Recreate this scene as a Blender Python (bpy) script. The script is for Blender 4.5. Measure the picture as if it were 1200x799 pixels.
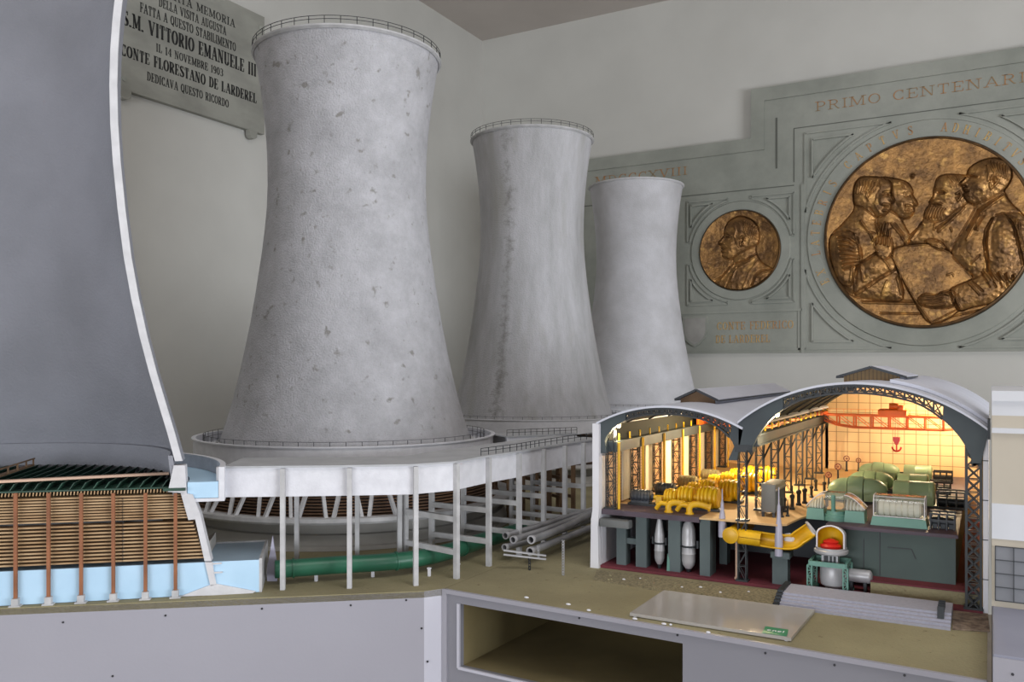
import bpy, bmesh, math, random
import numpy as np
from mathutils import Vector, Matrix

for _o in list(bpy.data.objects):
    bpy.data.objects.remove(_o)
SC = bpy.context.scene
COL = SC.collection
PI = math.pi
R_ = math.radians

# ---------------------------------------------------------------- camera
CAMZ = 1.45
YAW = 29.25
cam_d = bpy.data.cameras.new('camera')
cam = bpy.data.objects.new('camera', cam_d)
COL.objects.link(cam)
cam.location = (0, 0, CAMZ)
cam.rotation_euler = (PI / 2, 0, R_(YAW))
cam_d.sensor_width = 36
cam_d.lens = 30
cam_d.shift_y = 30.5 / 1200
cam_d.clip_start = 0.02
SC.camera = cam

# ---------------------------------------------------------------- view, world, daylight
SC.view_settings.view_transform = 'Standard'
SC.view_settings.look = 'None'
SC.view_settings.gamma = 1
SC.view_settings.use_curve_mapping = False
SC.view_settings.exposure = 0.0
W_ = bpy.data.worlds.new('daylight'); SC.world = W_
W_.use_nodes = True
W_.node_tree.nodes['Background'].inputs[0].default_value = (0.86, 0.90, 1.0, 1)
W_.node_tree.nodes['Background'].inputs[1].default_value = 0.55

def area(name, loc, target, sx, sy, power, color):
    d = bpy.data.lights.new(name, 'AREA'); d.shape = 'RECTANGLE'
    d.size = sx; d.size_y = sy; d.energy = power; d.color = color
    o = bpy.data.objects.new(name, d); COL.objects.link(o)
    o.location = loc
    o.rotation_euler = (Vector(target) - Vector(loc)).to_track_quat('-Z', 'Y').to_euler()
    return o
# daylight entering by the windows of the right and the front wall
area('window_daylight', (4.52, 1.2, 1.22), (-1.9, 3.2, 1.25), 3.3, 1.15, 225, (0.91, 0.95, 1.0))
area('window_daylight', (-0.9, -4.52, 1.40), (-1.6, 3.0, 1.25), 4.0, 1.3, 165, (0.93, 0.96, 1.0))

# broad unseen light added overhead to brighten roofs and tabletop, right of the view
area('overhead_fill_light', (0.9, 0.6, 3.93), (0.9, 0.6, 0), 2.2, 1.6, 46, (1.0, 0.98, 0.95))

# ---------------------------------------------------------------- where a pixel of the photograph lies
CY, SY = math.cos(R_(YAW)), math.sin(R_(YAW))
def ray(px, py):
    a = (px - 600) / 1000
    return (CY * a - SY, SY * a + CY, (430 - py) / 1000)
def G(px, py, z):
    d = ray(px, py); t = (z - CAMZ) / d[2]
    return Vector((d[0] * t, d[1] * t, z))
def FY(px, py, y):
    d = ray(px, py); t = y / d[1]
    return Vector((d[0] * t, y, CAMZ + d[2] * t))
def FX(px, py, x):
    d = ray(px, py); t = x / d[0]
    return Vector((x, d[1] * t, CAMZ + d[2] * t))
def P3(px, py, t):
    d = ray(px, py)
    return Vector((d[0] * t, d[1] * t, CAMZ + d[2] * t))

# ---------------------------------------------------------------- materials
def S(r, g, b):
    f = lambda c: (c / 255 / 12.92) if c <= 10 else ((c / 255 + 0.055) / 1.055) ** 2.4
    return (f(r), f(g), f(b), 1)
def mat(name, col, rough=0.6, metal=0.0, col2=None, scale=8, detail=4, nr=0.5, lo=0.35, hi=0.65, bump=0.0, bscale=60,
        spot=None, spot_scale=10, spot_lo=0.62, spot_hi=0.68, stretch=(1, 1, 1), emit=0, spec=0.5, bump2=0.0, b2scale=8):
    m = bpy.data.materials.new(name); m.use_nodes = True
    nt = m.node_tree; N = nt.nodes; L = nt.links
    b = N['Principled BSDF']
    b.inputs['Base Color'].default_value = col
    b.inputs['Roughness'].default_value = rough
    b.inputs['Metallic'].default_value = metal
    b.inputs['Specular IOR Level'].default_value = spec
    tc = N.new('ShaderNodeTexCoord'); mp = N.new('ShaderNodeMapping')
    geo = N.new('ShaderNodeNewGeometry')
    L.new(geo.outputs['Position'], mp.inputs[0]); mp.inputs['Scale'].default_value = stretch
    cur = None
    if col2 is not None:
        n = N.new('ShaderNodeTexNoise'); n.inputs['Scale'].default_value = scale; n.inputs['Detail'].default_value = detail; n.inputs['Roughness'].default_value = nr
        L.new(mp.outputs[0], n.inputs['Vector'])
        r = N.new('ShaderNodeValToRGB'); r.color_ramp.elements[0].position = lo; r.color_ramp.elements[1].position = hi
        r.color_ramp.elements[0].color = col; r.color_ramp.elements[1].color = col2
        L.new(n.outputs[0], r.inputs[0]); cur = r.outputs[0]
    if spot is not None:
        n = N.new('ShaderNodeTexNoise'); n.inputs['Scale'].default_value = spot_scale; n.inputs['Detail'].default_value = 3
        L.new(mp.outputs[0], n.inputs['Vector'])
        r = N.new('ShaderNodeMapRange'); r.inputs[1].default_value = spot_lo; r.inputs[2].default_value = spot_hi
        L.new(n.outputs[0], r.inputs[0])
        mx = N.new('ShaderNodeMix'); mx.data_type = 'RGBA'
        L.new(r.outputs[0], mx.inputs[0])
        if cur is not None: L.new(cur, mx.inputs[6])
        else: mx.inputs[6].default_value = col
        mx.inputs[7].default_value = spot
        cur = mx.outputs[2]
    if cur is not None: L.new(cur, b.inputs['Base Color'])
    if bump or bump2:
        prev = None
        for st, sc_ in ((bump, bscale), (bump2, b2scale)):
            if not st: continue
            n = N.new('ShaderNodeTexNoise'); n.inputs['Scale'].default_value = sc_; n.inputs['Detail'].default_value = 5
            L.new(geo.outputs['Position'], n.inputs['Vector'])
            bp = N.new('ShaderNodeBump'); bp.inputs['Strength'].default_value = st; bp.inputs['Distance'].default_value = 0.01
            L.new(n.outputs[0], bp.inputs['Height'])
            if prev: L.new(prev.outputs[0], bp.inputs['Normal'])
            prev = bp
        L.new(prev.outputs[0], b.inputs['Normal'])
    if emit:
        b.inputs['Emission Color'].default_value = col; b.inputs['Emission Strength'].default_value = emit
    return m

# ---------------------------------------------------------------- mesh building
class MB:
    def __init__(s): s.v = []; s.f = []; s.sm = []
    def add(s, vs, fs, smooth=False):
        n = len(s.v); s.v += [tuple(v) for v in vs]
        s.f += [tuple(i + n for i in f) for f in fs]; s.sm += [smooth] * len(fs); return s
    def box(s, x0, x1, y0, y1, z0, z1):
        vs = [(x, y, z) for z in (z0, z1) for y in (y0, y1) for x in (x0, x1)]
        return s.add(vs, [(0, 2, 3, 1), (4, 5, 7, 6), (0, 1, 5, 4), (2, 6, 7, 3), (0, 4, 6, 2), (1, 3, 7, 5)])
    def cbox(s, c, dx, dy, dz, ax=None):
        # centre, full sizes, optional axes (ux, uy)
        ux, uy = (Vector((1, 0, 0)), Vector((0, 1, 0))) if ax is None else ax
        c = Vector(c); uz = Vector((0, 0, 1))
        vs = [c + ux * (dx * i) + uy * (dy * j) + uz * (dz * k) for k in (-.5, .5) for j in (-.5, .5) for i in (-.5, .5)]
        return s.add(vs, [(0, 2, 3, 1), (4, 5, 7, 6), (0, 1, 5, 4), (2, 6, 7, 3), (0, 4, 6, 2), (1, 3, 7, 5)])
    def rbox(s, x0, x1, y0, y1, z0, z1, r=0.004, n=3):
        # a box whose upright edges and top edges are rounded
        pts = []
        for cx, cy, a in ((x1 - r, y1 - r, 0), (x0 + r, y1 - r, 90), (x0 + r, y0 + r, 180), (x1 - r, y0 + r, 270)):
            for i in range(n + 1):
                t = R_(a + 90 * i / n); pts.append((cx + r * math.cos(t), cy + r * math.sin(t)))
        mx, my = (x0 + x1) / 2, (y0 + y1) / 2
        rows = [(z0, 0), (z1 - r, 0)] + [(z1 - r + r * math.sin(R_(90 * i / n)), r * (1 - math.cos(R_(90 * i / n)))) for i in range(1, n + 1)]
        m = len(pts); vs = []
        for z, ins in rows:
            for x, y in pts:
                kx = 1 - ins / max(1e-6, (x1 - x0) / 2); ky = 1 - ins / max(1e-6, (y1 - y0) / 2)
                vs.append((mx + (x - mx) * kx, my + (y - my) * ky, z))
        fs = [tuple(range(m - 1, -1, -1)), tuple(range((len(rows) - 1) * m, len(rows) * m))]
        s.add(vs, fs)
        q = [(k * m + i, k * m + (i + 1) % m, (k + 1) * m + (i + 1) % m, (k + 1) * m + i) for k in range(len(rows) - 1) for i in range(m)]
        n0 = len(s.v) - len(vs)
        s.f += [tuple(i + n0 for i in f) for f in q]; s.sm += [True] * len(q)
        return s
    def beam(s, p0, p1, w, h=None, up=(0, 0, 1)):
        h = h or w; p0 = Vector(p0); p1 = Vector(p1); d = (p1 - p0)
        if d.length < 1e-9: return s
        d.normalize(); u = Vector(up)
        if abs(d.dot(u)) > 0.97: u = Vector((0, 1, 0)) if abs(d.y) < 0.9 else Vector((1, 0, 0))
        a = d.cross(u).normalized(); b = a.cross(d).normalized()
        vs = [p + a * (w * i) + b * (h * j) for p in (p0, p1) for j in (-.5, .5) for i in (-.5, .5)]
        return s.add(vs, [(0, 1, 3, 2), (4, 6, 7, 5), (0, 4, 5, 1), (2, 3, 7, 6), (0, 2, 6, 4), (1, 5, 7, 3)])
    def tube(s, path, r, seg=12, caps=True):
        P = [Vector(p) for p in path]; n = len(P)
        rs = r if isinstance(r, (list, tuple)) else [r] * n
        T = []
        for i in range(n):
            d = P[min(i + 1, n - 1)] - P[max(i - 1, 0)]
            T.append(d.normalized() if d.length > 1e-9 else Vector((0, 0, 1)))
        ref = Vector((0, 0, 1))
        if abs(T[0].dot(ref)) > 0.9: ref = Vector((0, 1, 0))
        a = T[0].cross(ref).normalized(); vs = []
        for i in range(n):
            a = (a - T[i] * a.dot(T[i]))
            a = a.normalized() if a.length > 1e-6 else T[i].orthogonal().normalized()
            b = T[i].cross(a)
            for k in range(seg):
                t = 2 * PI * k / seg
                vs.append(P[i] + (a * math.cos(t) + b * math.sin(t)) * rs[i])
        fs = [(i * seg + k, i * seg + (k + 1) % seg, (i + 1) * seg + (k + 1) % seg, (i + 1) * seg + k) for i in range(n - 1) for k in range(seg)]
        s.add(vs, fs, True)
        if caps:
            n0 = len(s.v) - len(vs)
            s.f += [tuple(n0 + k for k in range(seg - 1, -1, -1)), tuple(n0 + (n - 1) * seg + k for k in range(seg))]; s.sm += [False, False]
        return s
    def cyl(s, p0, p1, r0, r1=None, seg=20): return s.tube([p0, p1], [r0, r0 if r1 is None else r1], seg)
    def lathe(s, prof, c=(0, 0, 0), seg=48, a0=0, a1=360, axis='z', closed=False, smooth=True):
        # profile of (radius, height); axis z, or x / y for lying bodies
        full = abs(a1 - a0) >= 359.9; n = seg if full else seg + 1; vs = []
        for k in range(n):
            t = R_(a0 + (a1 - a0) * k / seg); ct, st = math.cos(t), math.sin(t)
            for r, h in prof:
                if axis == 'z': q = (r * ct, r * st, h)
                elif axis == 'x': q = (h, r * ct, r * st)
                else: q = (r * ct, h, r * st)
                vs.append((c[0] + q[0], c[1] + q[1], c[2] + q[2]))
        m = len(prof); fs = []
        mm = m if closed else m - 1
        for k in range(seg):
            k2 = (k + 1) % n
            for i in range(mm):
                j = (i + 1) % m
                fs.append((k * m + i, k2 * m + i, k2 * m + j, k * m + j))
        s.add(vs, fs, smooth)
        if closed and not full:
            n0 = len(s.v) - len(vs)
            s.f += [tuple(n0 + i for i in range(m)), tuple(n0 + (n - 1) * m + i for i in range(m - 1, -1, -1))]; s.sm += [False, False]
        return s
    def prism(s, poly, o, ux, uy, d, smooth=False):
        # polygon (u, v) on the plane o + u*ux + v*uy, thickened by the vector d
        o = Vector(o); ux = Vector(ux); uy = Vector(uy); d = Vector(d); m = len(poly)
        a = [o + ux * u + uy * v for u, v in poly]; b = [p + d for p in a]
        s.add(a + b, [tuple(range(m)), tuple(range(2 * m - 1, m - 1, -1))])
        n0 = len(s.v) - 2 * m
        q = [(n0 + i, n0 + m + i, n0 + m + (i + 1) % m, n0 + (i + 1) % m) for i in range(m)]
        s.f += q; s.sm += [smooth] * m
        return s
    def ball(s, c, rx, ry=None, rz=None, seg=16, rings=10):
        ry = ry or rx; rz = rz or rx; vs = []; fs = []
        for i in range(rings + 1):
            p = PI * i / rings
            for k in range(seg):
                t = 2 * PI * k / seg
                vs.append((c[0] + rx * math.sin(p) * math.cos(t), c[1] + ry * math.sin(p) * math.sin(t), c[2] - rz * math.cos(p)))
        for i in range(rings):
            for k in range(seg):
                fs.append((i * seg + k, i * seg + (k + 1) % seg, (i + 1) * seg + (k + 1) % seg, (i + 1) * seg + k))
        return s.add(vs, fs, True)
    def build(s, name, m, parent=None, angle=40):
        me = bpy.data.meshes.new(name)
        v = s.v
        if parent is not None:
            L = parent.get('_at', (0, 0, 0)) if not hasattr(parent, 'w_at') else parent.w_at
            ox, oy, oz = L
            v = [(x - ox, y - oy, z - oz) for x, y, z in v]
        me.from_pydata(v, [], s.f)
        bm = bmesh.new(); bm.from_mesh(me)
        bmesh.ops.remove_doubles(bm, verts=bm.verts, dist=1e-6)
        bmesh.ops.recalc_face_normals(bm, faces=bm.faces) if len(s.f) < 60000 else None
        bm.to_mesh(me); bm.free()
        if any(s.sm):
            me.polygons.foreach_set('use_smooth', [True] * len(me.polygons))
            me.set_sharp_from_angle(angle=R_(angle))
        me.update()
        o = bpy.data.objects.new(name, me); COL.objects.link(o)
        if m is not None: me.materials.append(m)
        if parent is not None: o.parent = parent
        return o

AT = {}
def thing(name, label, cat, loc=(0, 0, 0), group=None):
    o = bpy.data.objects.new(name, None); COL.objects.link(o)
    o.empty_display_size = 0.05
    o.location = loc; o['label'] = label; o['category'] = cat
    if group: o['group'] = group
    AT[o.name] = tuple(loc)
    return o
def part(mb, name, m, root, label=None, angle=40, local=False):
    # the shapes are given in room coordinates (local=True: around the thing's base); root is a thing or a part of one
    top = root
    while top.parent: top = top.parent
    if not local:
        ox, oy, oz = AT.get(top.name, (0, 0, 0))
        mb.v = [(x - ox, y - oy, z - oz) for x, y, z in mb.v]
    o = mb.build(name, m, None, angle)
    o.parent = root
    if label: o['label'] = label
    return o
def tag(o, label, cat, group=None, kind=None):
    o['label'] = label; o['category'] = cat
    if group: o['group'] = group
    if kind: o['kind'] = kind
    return o
def single(mb, name, m, label, cat, group=None, loc=None, angle=40):
    if loc is not None:
        mb.v = [(x - loc[0], y - loc[1], z - loc[2]) for x, y, z in mb.v]
    o = mb.build(name, m, None, angle)
    if loc is not None: o.location = loc; AT[o.name] = tuple(loc)
    return tag(o, label, cat, group)
def struct(mb, name, m):
    o = mb.build(name, m); o['kind'] = 'structure'; return o
def dup(root, loc, label=None, rotz=None):
    r = root.copy(); COL.objects.link(r); r.location = loc
    if label: r['label'] = label
    if rotz is not None: r.rotation_euler = (0, 0, rotz)
    for ch in list(root.children):
        c = ch.copy(); COL.objects.link(c); c.parent = r
        for g in list(ch.children):
            d = g.copy(); COL.objects.link(d); d.parent = c
    AT[r.name] = tuple(loc)
    return r

# ---------------------------------------------------------------- palette
M = {}
M['wall'] = mat('wall_plaster', S(205, 204, 199), 0.9, col2=S(199, 198, 193), scale=2.5, bump=0.06, bscale=40)
M['ceil'] = mat('ceiling_plaster', S(196, 188, 182), 0.95, col2=S(190, 182, 176), scale=2)
M['floor'] = mat('floor_tiles', S(150, 135, 120), 0.4, col2=S(130, 118, 105), scale=4)
M['conc'] = mat('tower_concrete', S(196, 196, 202), 0.85, col2=S(160, 160, 164), scale=9, detail=12, nr=.78, lo=0.3, hi=0.7, bump=0.5, bscale=190,
                spot=S(142, 140, 138), spot_scale=30, spot_lo=0.635, spot_hi=0.72)
M['conc_streak'] = mat('tower_concrete_stained', S(196, 196, 201), 0.85, col2=S(162, 162, 164), scale=9, detail=12, nr=.75, lo=0.34, hi=0.68, bump=0.5, bscale=190,
                spot=S(164, 163, 161), spot_scale=10, spot_lo=0.55, spot_hi=0.75, stretch=(1, 1, 0.2))
M['conc_pale'] = mat('tower_concrete_pale', S(206, 206, 212), 0.85, col2=S(186, 186, 190), scale=6, detail=10, nr=.65, lo=0.34, hi=0.68, bump=0.3, bscale=150)
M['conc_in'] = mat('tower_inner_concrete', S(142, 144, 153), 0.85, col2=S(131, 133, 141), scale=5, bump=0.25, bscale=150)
M['cutface'] = mat('painted_white_section', S(208, 208, 212), 0.7, col2=S(196, 196, 200), scale=30, bump=0.1, bscale=90)
M['duct'] = mat('white_duct_board', S(216, 217, 224), 0.7, col2=S(206, 207, 214), scale=40, bump=0.08, bscale=200)
M['duct_top'] = mat('grey_duct_lid', S(176, 178, 182), 0.75, col2=S(166, 168, 172), scale=20)
M['post'] = mat('grey_model_post', S(190, 190, 192), 0.7, col2=S(172, 172, 174), scale=30)
M['basin'] = mat('grey_basin_card', S(182, 180, 176), 0.8, col2=S(150, 148, 144), scale=4, bump=0.1, bscale=60)
M['blue'] = mat('light_blue_section_paint', S(180, 212, 236), 0.6, col2=S(172, 205, 230), scale=14)
M['bluegrey'] = mat('grey_blue_water_top', S(150, 172, 190), 0.45, col2=S(142, 164, 182), scale=10)
M['slat'] = mat('wooden_slat', S(186, 158, 122), 0.7, col2=S(160, 128, 92), scale=12, stretch=(1, 1, 6))
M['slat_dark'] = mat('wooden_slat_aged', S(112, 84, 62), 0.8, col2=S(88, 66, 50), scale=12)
M['rust'] = mat('brown_painted_post', S(150, 96, 64), 0.7, col2=S(126, 80, 54), scale=20)
M['louvre'] = mat('dark_green_louvre', S(42, 82, 66), 0.5, col2=S(34, 60, 50), scale=20)
M['plank'] = mat('pale_pink_plank', S(206, 174, 152), 0.7)
M['wood'] = mat('raw_brown_wood', S(122, 96, 70), 0.8, col2=S(96, 74, 54), scale=20)
M['sand'] = mat('khaki_model_ground', S(152, 144, 112), 0.95, col2=S(135, 127, 98), scale=5, detail=6, bump=0.35, bscale=150, spot=S(124, 112, 84), spot_scale=60, spot_lo=0.66, spot_hi=0.72)
M['gravel'] = mat('coarse_khaki_gravel', S(158, 148, 118), 0.95, col2=S(126, 117, 92), scale=170, lo=0.42, hi=0.62, bump=0.9, bscale=220)
M['panel'] = mat('lavender_grey_panel', S(156, 155, 165), 0.55, col2=S(150, 149, 159), scale=2, bump=0.03, bscale=120)
M['panel_l'] = mat('pale_grey_corner_strip', S(190, 190, 202), 0.55)
M['panel_d'] = mat('grey_front_panel', S(134, 134, 143), 0.55, col2=S(128, 128, 137), scale=2)
M['niche'] = mat('khaki_niche_board', S(134, 122, 86), 0.9, col2=S(120, 108, 74), scale=6)
M['screw'] = mat('dark_screw', S(60, 60, 64), 0.4, 0.8)
M['green'] = mat('green_pipe_paint', S(40, 98, 74), 0.4, col2=S(34, 84, 64), scale=12)
M['silver'] = mat('silver_pipe', S(176, 176, 180), 0.35, 0.55, col2=S(150, 150, 154), scale=16)
M['silver_w'] = mat('silver_grey_paint', S(186, 186, 190), 0.35, 0.15, col2=S(170, 170, 174), scale=20)
M['darkmetal'] = mat('dark_grey_steel', S(52, 56, 60), 0.5, 0.3, col2=S(42, 45, 50), scale=20)
M['lattice'] = mat('black_green_steel', S(44, 48, 52), 0.5, 0.2)
M['arch'] = mat('slate_grey_gable', S(66, 76, 80), 0.6, col2=S(56, 64, 70), scale=10)
M['under'] = mat('dark_olive_vault', S(48, 50, 44), 0.85, col2=S(40, 42, 38), scale=4)
M['roof'] = mat('pale_sheet_roof', S(206, 209, 222), 0.5, col2=S(196, 199, 212), scale=6)
M['brick'] = None
M['yellow'] = mat('yellow_machine_paint', S(232, 190, 30), 0.4, col2=S(214, 168, 22), scale=30)
M['yellow_pipe'] = mat('yellow_pipe_paint', S(228, 178, 26), 0.4, col2=S(206, 158, 24), scale=20)
M['motor'] = mat('dark_blue_grey_motor', S(66, 72, 82), 0.45, 0.1, col2=S(54, 60, 68), scale=30)
M['motor_l'] = mat('olive_grey_motor', S(120, 112, 84), 0.45, 0.1)
M['orange'] = mat('orange_crane_paint', S(242, 112, 34), 0.5)
M['red'] = mat('red_hook_paint', S(204, 34, 28), 0.4)
M['pgreen'] = mat('pale_green_machine', S(150, 174, 140), 0.4, col2=S(138, 162, 128), scale=14)
M['teal'] = mat('teal_green_base', S(104, 150, 138), 0.5, col2=S(94, 138, 126), scale=14)
M['dteal'] = mat('dark_green_grey_pedestal', S(72, 88, 84), 0.6, col2=S(64, 78, 76), scale=8)
M['pillar'] = mat('green_grey_pillar', S(92, 104, 106), 0.7, col2=S(82, 94, 96), scale=10)
M['deckm'] = mat('sandy_deck_board', S(214, 178, 128), 0.8, col2=S(202, 164, 114), scale=8)
M['purple'] = mat('purple_grey_deck_edge', S(82, 68, 80), 0.6, col2=S(68, 56, 66), scale=16)
M['redfloor'] = mat('crimson_lower_floor', S(112, 44, 56), 0.75, col2=S(96, 38, 48), scale=12)
M['white'] = mat('white_board', S(226, 226, 232), 0.6, col2=S(216, 216, 224), scale=12)
M['pane'] = mat('milky_window_panel', S(238, 232, 214), 0.5)
M['innerwall'] = mat('ochre_inner_wall', S(212, 178, 130), 0.85, col2=S(202, 168, 120), scale=6)
M['grey'] = mat('grey_cabinet_paint', S(100, 102, 102), 0.5, col2=S(90, 92, 92), scale=12)
M['lilac'] = mat('lilac_grey_paint', S(178, 176, 194), 0.4, col2=S(164, 162, 180), scale=20)
M['stair'] = mat('pale_lavender_grey_stair', S(166, 166, 180), 0.85, col2=S(158, 158, 171), scale=200, lo=0.4, hi=0.65)
M['beige'] = mat('beige_annex_plaster', S(188, 180, 166), 0.85, col2=S(180, 171, 156), scale=7, spot=S(168, 156, 138), spot_scale=9, spot_lo=0.6, spot_hi=0.75)
M['annexw'] = mat('white_annex_band', S(206, 208, 214), 0.7, col2=S(198, 200, 206), scale=8)
M['griddark'] = mat('grey_window_grid', S(122, 124, 130), 0.5, col2=S(112, 114, 120), scale=14)
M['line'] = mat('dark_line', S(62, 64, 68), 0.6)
M['joint'] = mat('weathered_stone_joint', S(96, 98, 92), 0.8)
M['plinth'] = mat('blue_grey_plinth', S(140, 142, 158), 0.6, col2=S(128, 130, 146), scale=5)
M['stone'] = mat('grey_green_pietra_serena', S(162, 164, 156), 0.75, col2=S(132, 136, 128), scale=2.2, detail=9, nr=.62, lo=0.35, hi=0.72, bump=0.08, bscale=50)
M['gold'] = mat('faded_gilding', S(214, 176, 104), 0.45, 0.2, col2=S(182, 132, 84), scale=14)
M['goldred'] = mat('faded_orange_gilding', S(180, 128, 78), 0.6, col2=S(150, 128, 96), scale=9, lo=0.4, hi=0.6)
M['bronze'] = mat('gilt_bronze', S(190, 142, 84), 0.34, 0.65, col2=S(110, 80, 50), scale=9, detail=9, nr=.65, lo=0.3, hi=0.6, bump=0.35, bscale=40, bump2=0.25, b2scale=110, spot=S(204, 158, 92), spot_scale=15, spot_lo=0.58, spot_hi=0.75)
M['bronze_rim'] = mat('dark_bronze_rim', S(112, 82, 48), 0.45, 0.6, col2=S(78, 58, 38), scale=14)
M['marble'] = mat('grey_marble', S(158, 158, 150), 0.6, col2=S(134, 134, 127), scale=4, detail=8, lo=0.4, hi=0.7, stretch=(1, 1, 2), bump=0.03)
M['ink'] = mat('black_letter_paint', S(24, 24, 24), 0.7)
M['acrylic'] = None
M['label_green'] = mat('green_label', S(22, 132, 92), 0.4)
M['label_white'] = mat('white_lettering', S(240, 240, 240), 0.5)
M['bulb'] = mat('lit_bulb', (1.0, 0.72, 0.36, 1), 0.5, emit=5)

def streak(m, cx, cy, ang, wid, col):
    # a rough run-off stain down one side of a round shell
    nt = m.node_tree; N = nt.nodes; L = nt.links; b = N['Principled BSDF']
    src = b.inputs['Base Color'].links[0].from_socket
    geo = N.new('ShaderNodeNewGeometry'); sp = N.new('ShaderNodeSeparateXYZ'); L.new(geo.outputs['Position'], sp.inputs[0])
    def op(o, a, c):
        n = N.new('ShaderNodeMath'); n.operation = o
        for i, v in enumerate((a, c)):
            if isinstance(v, (int, float)): n.inputs[i].default_value = v
            elif v is not None: L.new(v, n.inputs[i])
        return n.outputs[0]
    at = op('ARCTAN2', op('SUBTRACT', sp.outputs['Y'], cy), op('SUBTRACT', sp.outputs['X'], cx))
    d = op('DIVIDE', op('ABSOLUTE', op('SUBTRACT', at, R_(ang)), None), R_(wid))
    ns = N.new('ShaderNodeTexNoise'); ns.inputs['Scale'].default_value = 28; ns.inputs['Detail'].default_value = 8; ns.inputs['Roughness'].default_value = .7
    L.new(geo.outputs['Position'], ns.inputs['Vector'])
    f = op('SUBTRACT', op('MULTIPLY', ns.outputs[0], 4.2), op('ADD', d, 1.65))
    r = N.new('ShaderNodeMapRange'); r.inputs[1].default_value = 0; r.inputs[2].default_value = .9; r.inputs[4].default_value = .8
    L.new(f, r.inputs[0])
    mx = N.new('ShaderNodeMix'); mx.data_type = 'RGBA'
    L.new(r.outputs[0], mx.inputs[0]); L.new(src, mx.inputs[6]); mx.inputs[7].default_value = col
    L.new(mx.outputs[2], b.inputs['Base Color'])
streak(M['conc_streak'], -1.885, 3.56, -87, 11, S(132, 130, 127))

def glassy(name, tint, fac, rough):
    m = bpy.data.materials.new(name); m.use_nodes = True
    nt = m.node_tree; N = nt.nodes; L = nt.links; out = N['Material Output']; N.remove(N['Principled BSDF'])
    tr = N.new('ShaderNodeBsdfTransparent'); tr.inputs[0].default_value = (0.96, 0.98, 0.98, 1)
    gl = N.new('ShaderNodeBsdfGlossy'); gl.inputs['Roughness'].default_value = rough
    df = N.new('ShaderNodeBsdfDiffuse'); df.inputs[0].default_value = tint
    m1 = N.new('ShaderNodeMixShader'); m1.inputs[0].default_value = fac
    fr = N.new('ShaderNodeFresnel'); fr.inputs[0].default_value = 1.45
    m2 = N.new('ShaderNodeMixShader')
    L.new(tr.outputs[0], m1.inputs[1]); L.new(df.outputs[0], m1.inputs[2])
    L.new(fr.outputs[0], m2.inputs[0]); L.new(m1.outputs[0], m2.inputs[1]); L.new(gl.outputs[0], m2.inputs[2])
    L.new(m2.outputs[0], out.inputs[0])
    return m
M['acrylic'] = glassy('clear_acrylic_sheet', S(220, 214, 208), 0.55, 0.12)
M['cover'] = glassy('clear_plastic_cover', S(240, 236, 226), 0.14, 0.08)

def grid_mat(name, base, line, pitch, lw, axes=('X', 'Z'), base2=None):
    # straight joints of a tiled wall
    m = mat(name, base, 0.6, col2=base2 or base, scale=5)
    nt = m.node_tree; N = nt.nodes; L = nt.links; b = N['Principled BSDF']
    src = b.inputs['Base Color'].links[0].from_socket
    geo = N.new('ShaderNodeNewGeometry'); sp = N.new('ShaderNodeSeparateXYZ'); L.new(geo.outputs['Position'], sp.inputs[0])
    last = None
    for ax, pt in zip(axes, pitch):
        d = N.new('ShaderNodeMath'); d.operation = 'DIVIDE'; L.new(sp.outputs[ax], d.inputs[0]); d.inputs[1].default_value = pt
        f = N.new('ShaderNodeMath'); f.operation = 'FRACT'; L.new(d.outputs[0], f.inputs[0])
        l = N.new('ShaderNodeMath'); l.operation = 'LESS_THAN'; L.new(f.outputs[0], l.inputs[0]); l.inputs[1].default_value = lw / pt
        if last is None: last = l
        else:
            x = N.new('ShaderNodeMath'); x.operation = 'MAXIMUM'; L.new(last.outputs[0], x.inputs[0]); L.new(l.outputs[0], x.inputs[1]); last = x
    mx = N.new('ShaderNodeMix'); mx.data_type = 'RGBA'
    L.new(last.outputs[0], mx.inputs[0]); L.new(src, mx.inputs[6]); mx.inputs[7].default_value = line
    L.new(mx.outputs[2], b.inputs['Base Color'])
    return m
M['tiles'] = grid_mat('ochre_tiled_wall', S(222, 194, 150), S(140, 112, 80), (0.036, 0.034), 0.0020, base2=S(214, 184, 138))
M['brick'] = grid_mat('brown_brick_wall', S(192, 156, 118), S(138, 108, 80), (0.6, 0.008), 0.0016, axes=('Y', 'Z'), base2=S(178, 142, 104))
M['boards'] = grid_mat('brown_boarded_gable', S(132, 106, 66), S(70, 56, 38), (0.009, 9.0), 0.0016, base2=S(112, 88, 56))

# ================================================================ the room
XW, YW, ZC = -3.478, 5.731, 4.01
X1, Y0 = 4.6, -4.6
T = 0.12
struct(MB().box(XW - T, X1 + T, Y0 - T, YW + T, -0.1, 0), 'floor', M['floor'])
struct(MB().box(XW - T, X1 + T, Y0 - T, YW + T, ZC, ZC + 0.1), 'ceiling', M['ceil'])
struct(MB().box(XW - T, X1 + T, YW, YW + T, 0, ZC), 'wall_back', M['wall'])
struct(MB().box(XW - T, XW, Y0, YW, 0, ZC), 'wall_left', M['wall'])
def wall_with_opening(name, fixed, lo, hi, o0, o1, z0, z1, axis):
    mb = MB()
    def b(a0, a1, c0, c1):
        if axis == 'x': mb.box(fixed, fixed + T, a0, a1, c0, c1)
        else: mb.box(a0, a1, fixed - T, fixed, c0, c1)
    b(lo, o0, 0, ZC); b(o1, hi, 0, ZC); b(o0, o1, 0, z0); b(o0, o1, z1, ZC)
    struct(mb, name, M['wall'])
wall_with_opening('wall_right', X1, Y0, YW, -0.5, 2.9, 0.65, 1.95, 'x')
wall_with_opening('wall_front', Y0, XW, X1, -3.0, 1.2, 0.70, 2.10, 'y')
UZ = Vector((0, 0, 1))
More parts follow.
